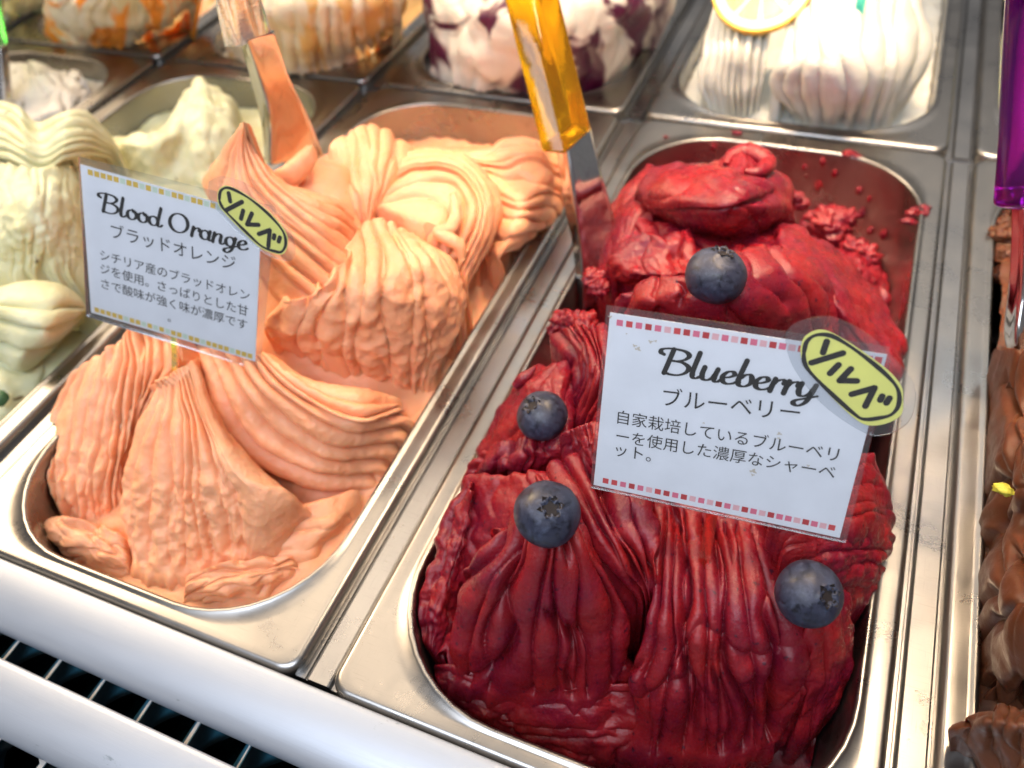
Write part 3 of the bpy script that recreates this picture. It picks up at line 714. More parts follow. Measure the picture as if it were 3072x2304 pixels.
# folds around the small berry at the left rim
lobe(bgt, BG, 10, [[(560, 0, 36), (640, 90, 38), (670, 200, 36), (660, 330, 30), (640, 430, 22)],
    [(640, -40, 44), (710, 80, 46), (730, 200, 44), (710, 330, 38), (670, 450, 28)],
    [(720, -60, 48), (790, 80, 50), (810, 220, 50), (770, 360, 44), (700, 500, 34)],
    [(840, -60, 48), (860, 100, 50), (880, 260, 50), (850, 420, 44), (800, 560, 36)]],
    CR, 150, 130, dict(n=6, depth=3.6, wid=.8, wander=.4, brk=.3, skew=.3), lump=(1.0, 9), seed=72, skirt=4)
lobe(bgt, BG, 10, [[(430, 200, 24), (300, 310, 20), (240, 420, 14), (150, 560, 8), (90, 700, 4)],
    [(520, 200, 32), (420, 320, 30), (360, 440, 26), (280, 580, 20), (200, 720, 10)],
    [(620, 180, 34), (560, 340, 34), (500, 480, 32), (430, 620, 26), (360, 740, 16)],
    [(680, 250, 30), (650, 420, 30), (620, 540, 30), (580, 660, 26), (540, 760, 16)]],
    CR, 150, 130, dict(n=4, depth=1.3, wid=.7, wander=.7, brk=.5), lump=(1.4, 9), seed=75, skirt=4)
strand(bgt, BG, 10, [(300, 330, 24), (350, 280, 27), (400, 240, 29), (430, 205, 31)], [1.5, 2.2, 1.4, .6], 1.1, seed=3)
lobe(bgt, BG, 10, [[(90, 740, 14), (40, 800, 10), (20, 880, 5), (60, 930, -2)], [(200, 690, 22), (160, 790, 20), (150, 880, 12), (180, 940, 2)],
    [(330, 660, 28), (310, 770, 26), (300, 870, 18), (310, 940, 6)], [(450, 640, 30), (440, 750, 28), (420, 840, 22), (410, 910, 10)],
    [(560, 620, 30), (560, 720, 28), (540, 800, 22), (500, 870, 12)]],
    CR, 130, 150, dict(n=6, depth=3.6, wid=.75, wander=.5, brk=.4, skew=.3), lump=(1.0, 9), seed=78, skirt=4)
lobe(bgt, BG, 10, [[(620, 640, 42), (640, 720, 38), (700, 820, 34), (760, 900, 30)], [(700, 600, 48), (720, 700, 44), (760, 800, 40), (790, 900, 36)],
    [(800, 560, 50), (810, 680, 48), (820, 790, 44), (830, 900, 40)]],
    CR, 110, 90, dict(n=5, depth=1.6, wid=.8, wander=.5, brk=.3), lump=(1.2, 7), bead=(.8, 2.6, 0), seed=81, skirt=4)
# mound carrying the rear berry
lobe(bgt, BG, 4, [[(430, 880, 50), (420, 950, 44), (400, 1030, 34), (390, 1150, 20)], [(520, 790, 60), (510, 880, 58), (500, 970, 48), (490, 1100, 30)],
    [(640, 760, 66), (640, 850, 64), (640, 950, 55), (640, 1100, 36)], [(800, 760, 70), (830, 860, 67), (860, 960, 58), (880, 1100, 38)],
    [(950, 680, 72), (1010, 800, 70), (1080, 930, 60), (1120, 1100, 40)], [(1100, 610, 70), (1180, 740, 68), (1270, 890, 58), (1320, 1080, 38)],
    [(1230, 590, 64), (1340, 710, 62), (1430, 850, 52), (1490, 1050, 34)], [(1330, 630, 54), (1440, 730, 50), (1530, 860, 40), (1570, 1020, 26)]],
    CR, 140, 220, dict(n=7, depth=4.0, wid=.6, wander=.5, brk=.35, skew=.45), lump=(1.0, 11), seed=84, micro=.6, fine=0)
# swirl with thin fins
lobe(bgt, BG, 4, [[(450, 560, 40), (430, 640, 40), (420, 740, 34), (430, 800, 24)], [(540, 540, 46), (560, 640, 44), (560, 740, 42), (540, 800, 30)],
    [(660, 560, 48), (680, 650, 44), (690, 740, 42), (660, 800, 32)], [(760, 520, 46), (780, 620, 46), (790, 720, 44), (760, 790, 34)]],
    CR, 110, 110, dict(n=4, depth=2.4, wid=.8, wander=.7, brk=.2), lump=(1.8, 7), seed=87)
# smear along the left wall
lobe(bgt, BG, 4, [[(560, 190, 30), (470, 280, 26), (400, 400, 20), (350, 560, 14), (320, 700, 10)], [(600, 230, 38), (520, 340, 36), (460, 470, 32), (420, 600, 28), (400, 740, 22)],
    [(650, 300, 34), (580, 420, 34), (520, 540, 32), (480, 650, 30), (460, 780, 24)]],
    CR, 120, 90, dict(n=5, depth=.9, wid=.7, wander=.8, brk=.6), lump=(1.4, 12), seed=90)
# rounded swirl at the back
lobe(bgt, BG, 4, [[(600, 210, 46), (545, 280, 44), (530, 340, 40), (560, 430, 32), (620, 490, 22)], [(720, 175, 52), (680, 270, 56), (670, 360, 54), (690, 450, 44), (720, 530, 28)],
    [(860, 155, 54), (830, 260, 62), (820, 370, 61), (830, 480, 50), (850, 570, 30)], [(960, 135, 56), (960, 250, 65), (960, 380, 64), (960, 500, 52), (960, 600, 31)],
    [(1060, 120, 56), (1080, 240, 64), (1090, 370, 62), (1080, 490, 50), (1070, 595, 31)], [(1160, 165, 52), (1200, 270, 56), (1210, 380, 53), (1190, 480, 43), (1160, 560, 27)],
    [(1240, 245, 44), (1275, 330, 44), (1285, 400, 40), (1270, 470, 32), (1230, 525, 22)]],
    CR, 160, 180, dict(n=3, depth=2.6, wid=.9, wander=2.6, brk=.45, skew=.4), dict(n=3, depth=1.6, wid=1.0, wander=2.6, brk=.6, fade=(.15, .15), skew=-.4), lump=(2.4, 17), seed=104, micro=.6, fine=0)
strand(bgt, BG, 4, [(960, 190, 56), (985, 145, 56), (1050, 122, 56), (1120, 138, 56), (1165, 185, 55), (1120, 222, 57), (1050, 218, 58)], [1.0, 2.2, 3.0, 3.2, 3.0, 2.2, .8], 1.3, seed=14)
lobe(bgt, BG, 4, [[(540, 470, 33), (580, 560, 38), (620, 650, 38)], [(800, 500, 36), (820, 600, 42), (840, 700, 46)], [(1000, 540, 36), (1020, 620, 44), (1040, 700, 52)], [(1220, 500, 34), (1240, 590, 42), (1270, 680, 50)]],
    CR, 80, 110, dict(n=4, depth=2.4, wid=.6, wander=1.0, brk=.4), lump=(1.6, 10), seed=102, fine=0)
# slope down the right side
lobe(bgt, BG, 4, [[(1260, 480, 38), (1380, 530, 34), (1500, 590, 28), (1620, 720, 20), (1740, 880, 14), (1830, 1060, 12)], [(1250, 560, 46), (1360, 620, 44), (1480, 700, 40), (1590, 820, 34), (1700, 960, 26), (1820, 1150, 19)],
    [(1230, 640, 44), (1330, 710, 46), (1440, 800, 44), (1550, 910, 40), (1640, 1020, 32), (1750, 1180, 22)], [(1220, 720, 36), (1300, 800, 38), (1400, 900, 36), (1500, 1000, 32), (1590, 1100, 26), (1690, 1220, 18)]],
    CR, 150, 110, dict(n=4, depth=1.6, wid=.7, wander=.8, brk=.5), lump=(1.6, 11), seed=96)
lobe(bgt, BG, 4, [[(1400, 640, -2), (1500, 610, 0), (1620, 610, 0), (1700, 680, -4), (1740, 820, -8)], [(1420, 740, 4), (1530, 700, 6), (1620, 690, 6), (1680, 760, 0), (1720, 880, -6)],
    [(1480, 840, 2), (1560, 810, 4), (1630, 800, 4), (1680, 860, -2), (1710, 960, -8)]],
    CR, 80, 90, dict(n=4, depth=2, wid=.8, wander=.7, brk=.4), lump=(2.4, 9), bead=(1.5, 3, 0), seed=99)
_r = np.random.RandomState(11)
for k, (x, y, z, r) in enumerate([(1400, 480, 0, 6), (1460, 470, 1, 7), (1520, 480, 0, 6), (1560, 450, 2, 5), (1480, 520, -2, 7), (1330, 380, 2, 4), (1310, 350, 6, 3), (1590, 600, 0, 5),
        (1650, 640, -1, 6), (1500, 430, 3, 4), (310, 760, 26, 5), (150, 970, 14, 5), (200, 960, 18, 4), (260, 980, 22, 5), (120, 1010, 10, 4), (330, 800, 26, 4)]):
    blob(bgt, BG, at(4, x, y, z), r, (1, 1, .8), .55, k + 20, 18, 'crumb', 2.2)
for k, (x, y, z, r) in enumerate([(1880, 430, .8, 2.0), (1870, 470, .4, 2.2), (1850, 510, -3, 2.0), (1900, 410, 1.2, 1.3), (1950, 400, .6, 1.6), (1945, 430, .6, 1.4), (1960, 415, .6, .9),
        (1580, 130, .7, 2.2), (1560, 140, .7, 1.5), (1610, 145, .7, 1.6), (1015, 30, .6, 1.8), (660, 50, .6, .9), (1440, 175, -12, 1.5), (1500, 230, -20, 1.5), (1350, 200, -14, 1.2), (1420, 290, -22, 2), (1680, 400, -12, 2), (1640, 300, -20, 1.6), (900, 95, -4, 1.6), (1780, 470, -14, 1.8), (1720, 330, -12, 1.2)]):
    P = at(4, x, y, z)
    if z < 0:                                  # residue sticking to the pan's back or right wall
        d = ray(4, x, y); tb = (345.2 - CAM[1]) / d[1]; tr = (153.8 - CAM[0]) / d[0] if d[0] > 0 else 1e9
        P = CAM + d * min(tb, tr); P = pan_clamp(P[None].copy(), 0, 0)[0]
    blob(bgt, BG, P, r * 1.1, (1.3, .8, .5) if z >= 0 else (.8, .8, 1.2), .7, k + 50, 14, 'smear', 2.8)

# ------------------------------------------------------------------ pale yellow gelato at the left
PG = M['pale_gel']; CR = (-2, 0)
pg = thing('gelato', 'pale yellow speckled gelato with layered folds at the left edge', 'gelato', (-270, 180, -95))
bed(pg, PG, CR, -20, ((100, 90, 30, 40), (80, 180, 45, 45), (110, 250, 20, 40)), 3, 12)
lobe(pg, PG, 9, [[(-150, 60, 50), (0, 75, 55), (100, 110, 56), (200, 190, 50), (330, 135, 56), (450, 130, 50), (560, 240, 36)],
    [(-150, 150, 52), (0, 150, 58), (100, 190, 58), (210, 270, 52), (330, 200, 58), (460, 200, 52), (580, 290, 36)],
    [(-150, 230, 52), (0, 230, 58), (110, 290, 57), (220, 340, 52), (340, 280, 56), (470, 270, 50), (590, 330, 34)],
    [(-150, 320, 50), (0, 310, 56), (110, 360, 55), (220, 400, 50), (340, 350, 52), (470, 330, 46), (585, 370, 30)],
    [(-150, 420, 44), (0, 400, 50), (110, 440, 50), (220, 470, 46), (340, 420, 46), (460, 390, 40), (560, 400, 26)]],
    CR, 150, 130, None, lump=(.8, 12), seed=111, rope=dict(n=6, depth=4.4, wander=.3, jit=.2, brk=.2))
lobe(pg, PG, 9, [[(-100, 400, 46), (-120, 600, 44), (-130, 800, 34), (-130, 1000, 20)], [(60, 420, 50), (40, 600, 50), (30, 800, 40), (20, 980, 24)],
    [(200, 450, 50), (200, 620, 48), (190, 800, 38), (170, 960, 24)], [(330, 430, 44), (340, 600, 40), (350, 780, 30), (340, 950, 18)], [(430, 420, 34), (450, 600, 28), (450, 780, 18), (440, 1000, 8)]],
    CR, 130, 140, dict(n=9, depth=2.0, wid=.8, wander=.6, brk=.6), lump=(1.6, 9), bead=(1.6, 4.5, .3), seed=114)
lobe(pg, PG, 9, [[(-150, 1080, 22), (0, 1040, 26), (150, 1005, 28), (300, 1020, 24), (400, 1080, 14), (450, 1150, 6)],
    [(-150, 1160, 26), (0, 1130, 30), (150, 1120, 30), (300, 1120, 26), (400, 1140, 16), (455, 1180, 6)],
    [(-150, 1180, 26), (0, 1200, 28), (150, 1240, 28), (280, 1250, 24), (390, 1220, 14), (455, 1190, 4)],
    [(-150, 1280, 18), (0, 1300, 20), (130, 1340, 20), (250, 1350, 16), (350, 1310, 6), (430, 1240, -2)],
    [(-150, 1380, 8), (0, 1400, 10), (100, 1440, 10), (200, 1430, 4), (280, 1390, -2), (350, 1330, -8)],
    [(-150, 1460, -4), (0, 1480, -2), (80, 1530, -4), (150, 1530, -8), (200, 1480, -12), (260, 1430, -16)]],
    CR, 130, 150, None, lump=(.5, 12), seed=117, rope=dict(n=4, depth=5.0, wander=.1, jit=.1, brk=.1, power=3))
lobe(pg, PG, 9, [[(570, 290, 24), (580, 350, 20), (590, 430, 10), (600, 520, 0)], [(700, 260, 26), (700, 330, 24), (700, 420, 14), (700, 520, 2)],
    [(840, 240, 28), (840, 320, 26), (830, 420, 16), (830, 520, 4)], [(990, 10, 24), (980, 180, 26), (960, 320, 18), (940, 480, 6)],
    [(1060, -20, 24), (1080, 150, 26), (1090, 320, 16), (1080, 480, 4)], [(1180, 60, 18), (1190, 200, 18), (1200, 350, 8), (1190, 480, -2)]],
    CR, 100, 130, dict(n=6, depth=1.2, wid=.8, wander=.7, brk=.6), lump=(2.0, 10), seed=120)
blob(pg, PG, at(9, 20, 1600, -14), 22, (1, 1, .6), .2, 8)

# ------------------------------------------------------------------ gelato in the rear and side pans
def rear(lab, mat, cr, crop, lobes, seed, level=-12, hills=((82, 60, 14, 36), (82, 170, 45, 42)), cat='gelato', lump=(3.5, 22), **fk):
    o = pan_org(*cr)
    t = thing('gelato', lab, cat, (o[0] + 82, o[1] + 180, -95))
    bed(t, mat, cr, level, hills, 3, seed, 50, 90)
    rp = fk.pop('rope', None)
    f = dict(n=10, depth=3.0, wid=.8, wander=1.2, brk=.4); f.update(fk)
    for k, g in enumerate(lobes): lobe(t, mat, crop, g, cr, 110, 150, None if rp else f, lump=lump, seed=seed + k, fine=0, rope=rp)
    return t
rear('white gelato with bright orange ripple in the back row', M['tang_gel'], (-3, 1), 5, [[
    [(260, -200, 60), (240, -60, 50), (225, 60, 30), (240, 180, 5)], [(450, -250, 70), (430, -60, 62), (410, 80, 40), (400, 215, 5)],
    [(650, -250, 70), (640, -60, 62), (620, 80, 40), (600, 225, 5)], [(850, -250, 66), (850, -60, 56), (840, 60, 36), (760, 200, 2)],
    [(1020, -200, 50), (1000, -60, 40), (960, 40, 20), (930, 150, -5)]]], 130)
rear('cream coloured gelato with caramel streaks behind the clear spatula', M['crema_gel'], (-2, 1), 5, [[
    [(1050, -150, 50), (1080, 0, 42), (1110, 120, 25), (1130, 260, 2)], [(1250, -200, 66), (1280, 0, 58), (1290, 150, 40), (1300, 330, 5)],
    [(1450, -200, 72), (1480, 0, 64), (1500, 170, 42), (1520, 340, 8)], [(1700, -200, 72), (1720, 0, 64), (1740, 150, 44), (1760, 290, 8)],
    [(1950, -200, 66), (1960, 0, 56), (1950, 120, 36), (1930, 230, 6)], [(2100, -180, 50), (2090, -30, 40), (2070, 80, 22), (2060, 150, 0)]]], 140, rope=dict(n=14, depth=5.0, wander=.4, jit=.4, brk=.35))
rear('white gelato streaked with dark purple berry sauce behind the yellow spatula', M['purple_gel'], (-1, 1), 6, [[
    [(60, -150, 40), (90, 0, 36), (110, 120, 22), (110, 240, 2)], [(250, -200, 62), (240, 0, 55), (230, 150, 35), (220, 300, 5)],
    [(420, -200, 70), (410, 0, 60), (400, 170, 38), (400, 320, 5)], [(620, -200, 70), (630, 0, 60), (640, 170, 36), (640, 310, 4)],
    [(800, -200, 64), (820, 0, 52), (810, 130, 30), (790, 250, 2)], [(980, -150, 46), (960, 0, 32), (900, 120, 12), (860, 200, -4)]]], 150)
lem = rear('white lemon sorbet in two ribbed mounds with a lemon slice on top', M['lemon_gel'], (0, 1), 6, [[
    [(1110, -20, 40), (1070, 150, 28), (1050, 300, 8), (1090, 385, -6)], [(1200, -40, 48), (1180, 150, 38), (1170, 300, 16), (1180, 405, -4)], [(1330, -20, 46), (1310, 150, 36), (1290, 300, 16), (1265, 400, -6)]],
    [[(1370, 60, 46), (1330, 200, 36), (1300, 310, 18), (1380, 400, -2)], [(1480, -20, 58), (1460, 170, 50), (1440, 320, 28), (1470, 430, 2)], [(1620, -40, 62), (1620, 150, 54), (1610, 320, 32), (1600, 440, 2)],
     [(1760, -40, 58), (1780, 130, 48), (1770, 290, 28), (1720, 430, 0)], [(1860, -20, 48), (1900, 120, 34), (1870, 260, 14), (1770, 400, -8)]]], 160, cat='sorbet', lump=(1.8, 18), rope=dict(n=9, depth=6.0, wander=.45, jit=.4, brk=.35))
rear('off white gelato scraped low in the pan at the far left', M['white_gel'], (-3, 0), 5, [[
    [(-100, 320, 2), (-100, 420, 2), (-100, 560, 0)], [(60, 320, 4), (80, 430, 4), (100, 600, 2)], [(220, 330, 6), (260, 430, 6), (300, 560, 2)], [(380, 360, 2), (420, 430, 0), (430, 520, -6)]]], 170, -14, ((60, 200, 10, 60),), n=8)
rear('pale green gelato in the corner pan, back row', M['green_gel'], (-4, 1), 5, [[
    [(-200, -200, 60), (-220, -60, 40), (-230, 60, 10)], [(-60, -220, 66), (-60, -80, 46), (-60, 60, 10)], [(80, -220, 60), (80, -80, 36), (60, 60, 6)], [(220, -200, 40), (200, -80, 20), (150, 10, 0)]]], 180)
o = pan_org(1, 1); t = thing('gelato', 'gelato in the pan mostly hidden behind the purple spatula', 'gelato', (o[0] + 82, o[1] + 180, -95))
bed(t, M['pale_gel'], (1, 1), -15, ((82, 170, 40, 80),), 4, 19, 40, 60)

# chocolate
CG = M['choc_gel']; CR = (1, 0)
cg = thing('gelato', 'glossy dark brown chocolate gelato at the right edge', 'gelato', (260, 180, -95))
bed(cg, CG, CR, -14, ((90, 60, 48, 55), (85, 150, 50, 60), (70, 240, 42, 70)), 4, 23)
ys = [-60, 110, 290, 480, 640, 800, 980, 1180, 1300, 1390]
xs = [[440, 432, 432, 428, 414, 412, 404, 398, 400, 425], [520, 505, 505, 515, 490, 500, 488, 478, 480, 500], [650, 640, 640, 650, 640, 650, 640, 640, 640, 650], [820] * 10]
zs = [[14, 10, 14, 16, 9, 14, 16, 9, 4, -6], [30, 22, 33, 36, 24, 32, 40, 30, 20, 2], [38, 30, 43, 46, 34, 42, 50, 40, 30, 10], [40, 32, 44, 48, 36, 44, 52, 42, 32, 12]]
lobe(cg, CG, 11, [[(x, y, z) for x, y, z in zip(X_, ys, Z_)] for X_, Z_ in zip(xs, zs)], CR, 300, 110, dict(n=3, depth=3.5, wid=.6, wander=1.2, brk=.6), dict(n=9, depth=5.0, wid=.7, wander=1.6, brk=.35, skew=.4), lump=(2.2, 16), seed=191, skirt=4, micro=.5, fine=0)
lobe(cg, CG, 11, [[(285, 1490, 16), (275, 1510, 14), (300, 1560, 9), (350, 1640, 4), (400, 1750, 2)], [(420, 1405, 30), (400, 1470, 30), (420, 1560, 25), (450, 1650, 20), (480, 1760, 16)],
    [(520, 1400, 36), (520, 1480, 38), (540, 1560, 34), (560, 1660, 30), (580, 1780, 26)], [(700, 1400, 40), (700, 1480, 42), (700, 1580, 40), (720, 1700, 36), (740, 1800, 32)]],
    CR, 130, 130, dict(n=5, depth=2.6, wid=.8, wander=.8, brk=.3), lump=(2.0, 12), seed=215, skirt=3, micro=.4)
for k, (x, y, z) in enumerate([(500, 960, -6), (505, 1020, -4), (500, 1100, -8), (495, 1180, -8), (510, 1240, -4), (520, 1060, 2), (530, 1150, 2)]):
    blob(cg, CG, at(12, x, y, z), 3.6 + k % 3, (1, 1, .8), .5, 70 + k, 16, 'crumb', 2.2)

# ------------------------------------------------------------------ blueberries
mt, nt, b = newmat('blueberry_skin')
v0 = objvec(nt); oi = nt.nodes.new('ShaderNodeObjectInfo'); va_ = nt.nodes.new('ShaderNodeVectorMath'); va_.operation = 'ADD'
nt.links.new(v0, va_.inputs[0]); nt.links.new(oi.outputs['Random'], va_.inputs[1]); v = va_.outputs[0]
n1 = tex_noise(nt, 190, 7, .7, v, .8); n2 = tex_noise(nt, 420, 5, .7, v)
f = ramp(nt, n1.outputs[0], [(.44, 0.), (.58, 1.)])
c = mix(nt, f.outputs[0], (.004, .005, .011), (.045, .057, .098))
f2 = ramp(nt, n2.outputs[0], [(.40, 1.), (.62, 0.)])
c = mix(nt, f2.outputs[0], c, (.022, .026, .05))
nt.links.new(c, b.inputs['Base Color'])
r = ramp(nt, n1.outputs[0], [(.35, .30), (.65, .62)]); nt.links.new(r.outputs[0], b.inputs['Roughness'])
bp = nt.nodes.new('ShaderNodeBump'); bp.inputs['Strength'].default_value = .15; bp.inputs['Distance'].default_value = .0004
nt.links.new(n2.outputs[0], bp.inputs['Height']); nt.links.new(bp.outputs[0], b.inputs['Normal'])
M['berry'] = mt
M['calyx'] = plain('dried_calyx', (.018, .014, .014), .7, 0, .3, (500, .5))
M['pit'] = plain('calyx_rim', (.16, .085, .04), .7)
def berry(crop, x, y, rpx, z, axis, lab, seed):
    P = at(crop, x, y, z); dep = ROT[2] @ (P - CAM); R = rpx / CROP[crop][2] * dep / FOC
    ax = ROT.T @ np.array(axis, float); ax /= np.linalg.norm(ax)
    a = np.cross(ax, [.3, .5, .1]); a /= np.linalg.norm(a); bb = np.cross(ax, a)
    t = thing('blueberry', lab, 'blueberry', tuple(P), 'blueberries on the red sorbet')
    n, k = 44, 64
    th = np.linspace(0, math.pi, n); ph = np.linspace(0, 2 * math.pi, k, endpoint=False); T, H = np.meshgrid(th, ph, indexing='ij')
    rad = np.ones_like(T)
    star = 1 + .16 * np.cos(5 * H + seed) + .05 * np.cos(11 * H)
    rim = .27 * star
    rad = rad - .22 * (1 - smooth(rim * .72, rim, T)) + .05 * np.exp(-((T - rim) / .06) ** 2) * (.8 + .4 * np.cos(5 * H + seed))
    D = np.stack([np.sin(T) * np.cos(H), np.sin(T) * np.sin(H), np.cos(T) * .93], -1)
    rad = rad * (1 + .03 * perlin(D * 1.4 + seed))
    L = D * rad[..., None] * R
    V = (L[..., :1] * a + L[..., 1:2] * bb + L[..., 2:] * ax).reshape(-1, 3) + P
    build('skin', V, grid_faces(n, k, True)[:, ::-1].copy(), M['berry'], t)
    # crown: five small dried flaps round the pit, and the floor of the pit
    VV, FF = [], []
    rs = np.random.RandomState(seed)
    for q in range(6):
        h0 = q * 2 * math.pi / 6 + rs.uniform(-.15, .15); hw = .40
        pts = []
        for (dh, tt, rr) in ((-hw, .25, .965), (hw, .25, .965), (hw * .75, .31, 1.03), (0, .37 + rs.uniform(-.04, .06), 1.055 + rs.uniform(0, .05)), (-hw * .75, .31, 1.03)):
            hh = h0 + dh; d = np.array([math.sin(tt) * math.cos(hh), math.sin(tt) * math.sin(hh), math.cos(tt) * .93]) * rr * R
            pts.append(P + d[0] * a + d[1] * bb + d[2] * ax)
        m0 = len(VV); VV += pts; VV += [p - ax * .25 for p in pts]
        FF += [[m0, m0 + 1, m0 + 2, m0 + 3, m0 + 4], [m0 + 9, m0 + 8, m0 + 7, m0 + 6, m0 + 5]] + [[m0 + i, m0 + (i + 1) % 5, m0 + 5 + (i + 1) % 5, m0 + 5 + i] for i in range(5)]
    cal = build('calyx', VV, FF, M['calyx'], t)
    fl = [P + ax * R * .80] + [P + (math.cos(h) * a + math.sin(h) * bb) * R * .245 + ax * R * .80 for h in np.linspace(0, 2 * math.pi, 24, endpoint=False)]
    build('calyx_pit', fl, [[0, 1 + i, 1 + (i + 1) % 24] for i in range(24)], M['calyx'], t)
berry(3, 651, 357, 149, 56, (.10, -.36, -.93), 'large dusty blue blueberry on the front left mound, its star facing up', 3)
berry(3, 1808, 710, 148, 36.5, (.33, -.16, -.93), 'dusty blueberry at the right below the flavour card', 8)
berry(10, 470, 513, 160, 35, (-.50, -.52, -.69), 'dark blueberry by the left rim, crown turned to the left', 13)
berry(4, 908, 742, 152, 72, (.14, -.80, -.58), 'shiny dark blueberry right behind the top edge of the blueberry card', 17)

# ------------------------------------------------------------------ flavour cards
def ring_pts(cx, cy, rx, ry, n=14):
    return [(cx + rx * math.cos(t), cy + ry * math.sin(t)) for t in np.linspace(math.pi * .5, math.pi * 2.5, n)]
GLY = {
 'B': (1.50, [[(.42, 2.0), (.36, 1.3), (.30, .6), (.24, .0)], [(.02, 1.50), (-.14, 1.62), (-.12, 1.88), (.15, 2.02), (.55, 2.06), (.98, 1.98), (1.2, 1.70), (1.06, 1.34), (.72, 1.12), (.45, 1.08)],
               [(.55, 1.10), (1.0, 1.06), (1.32, .75), (1.25, .32), (.95, .02), (.55, -.04), (.24, .06)]]),
 'l': (.50, [[(.16, 2.05), (.10, 1.2), (.06, .45), (.12, .08), (.28, .0), (.46, .20)]]),
 'u': (.92, [[(.06, 1.0), (.02, .45), (.10, .08), (.30, .0), (.50, .22), (.62, .6)], [(.68, 1.0), (.62, .45), (.64, .10), (.78, .0), (.94, .22)]]),
 'e': (.74, [[(.10, .42), (.38, .55), (.56, .78), (.44, 1.0), (.22, .92), (.06, .55), (.12, .14), (.34, -.02), (.58, .08), (.76, .28)]]),
 'b': (.80, [[(.18, 2.05), (.10, 1.1), (.06, .4), (.16, .04), (.40, .0), (.62, .28), (.64, .70), (.50, .98), (.30, .90), (.16, .65)]]),
 'r': (.62, [[(.12, 1.0), (.07, .5), (.04, .0)], [(.07, .50), (.22, .86), (.42, 1.02), (.56, .90), (.52, .74)]]),
 'y': (.92, [[(.06, 1.0), (.02, .45), (.12, .08), (.32, .04), (.52, .30), (.62, .7)], [(.68, 1.0), (.60, .30), (.48, -.42), (.22, -.78), (-.02, -.66), (.04, -.40), (.40, -.14), (.90, .20)]]),
 'o': (.82, [ring_pts(.38, .5, .33, .52), [(.42, 1.0), (.56, .82), (.84, .80)]]),
 'd': (1.0, [ring_pts(.36, .48, .32, .50), [(.82, 2.05), (.74, 1.2), (.68, .45), (.72, .08), (.86, .0), (1.02, .22)]]),
 'O': (1.75, [ring_pts(.78, 1.0, .66, 1.04, 20)]),
 'a': (.94, [ring_pts(.36, .48, .31, .50), [(.72, 1.0), (.66, .45), (.68, .10), (.82, .0), (.98, .22)]]),
 'n': (.90, [[(.10, 1.0), (.06, .5), (.03, .0)], [(.06, .50), (.24, .88), (.44, 1.02), (.58, .84), (.56, .40), (.60, .08), (.74, .0), (.92, .22)]]),
 'g': (.92, [ring_pts(.36, .50, .31, .50), [(.72, 1.0), (.64, .30), (.52, -.42), (.26, -.78), (.02, -.66), (.08, -.40), (.44, -.14), (.92, .20)]]),
 ' ': (.42, [])}
def ribbon(pts, wfun, n=40, round_caps=True):
    P = crom(np.array(pts, float), n); T = np.gradient(P, axis=0); L = np.hypot(*T.T) + 1e-9; T = T / L[:, None]
    wd = wfun(T) / 2; Nn = np.column_stack([-T[:, 1], T[:, 0]])
    A = P + Nn * wd[:, None]; B = P - Nn * wd[:, None]
    V = np.concatenate([A, B]).tolist(); F = [[i, i + n, i + 1 + n, i + 1] for i in range(n - 1)]
    if round_caps:
        for e, sgn in ((0, -1), (n - 1, 1)):
            base = math.atan2(*(T[e] * sgn)[::-1]); c = len(V); V.append(P[e].tolist())
            for q in range(9):
                t = base - math.pi / 2 + math.pi * q / 8; V.append((P[e] + wd[e] * np.array([math.cos(t), math.sin(t)])).tolist())
            F += [[c, c + 1 + q, c + 2 + q] for q in range(8)]
    return V, F
def script_word(word, slant=.12, thin=.15, thick=.44, wide=1.55):
    x = 0; V, F = [], []
    for ch in word:
        adv, strokes = GLY[ch]
        for s in strokes:
            pts = [(px * wide + x + slant * py, py) for px, py in s]
            v_, f_ = ribbon(pts, lambda T: thin + (thick - thin) * np.abs(T[:, 1] * .97 - T[:, 0] * .22) ** 1.6, 44)
            k = len(V); V += v_; F += [[i + k for i in g] for g in f_]
        x += adv * wide
    return np.array(V), F, x
def flat(name, mat, parent, fr, AB, F, off):
    "flat print: (a, b) mm on the card -> place"
    O, U, W, N = fr
    AB = np.asarray(AB, float); P = O + AB[:, :1] * U + AB[:, 1:2] * W + off * N
    return build(name, P, F, mat, parent, smooth_shade=False)
def slab(name, mat, parent, fr, poly, z0, z1):
    poly = np.asarray(poly, float); k = len(poly); O, U, W, N = fr
    A = O + poly[:, :1] * U + poly[:, 1:2] * W
    V = np.concatenate([A + N * z0, A + N * z1])
    area = .5 * np.sum(poly[:, 0] * np.roll(poly[:, 1], -1) - poly[:, 1] * np.roll(poly[:, 0], -1))
    F = [list(range(k))[::-1], list(range(k, 2 * k))] + [[i, (i + 1) % k, (i + 1) % k + k, i + k] for i in range(k)]
    if area < 0: F = [f[::-1] for f in F]
    return build(name, V, F, mat, parent, smooth_shade=False)
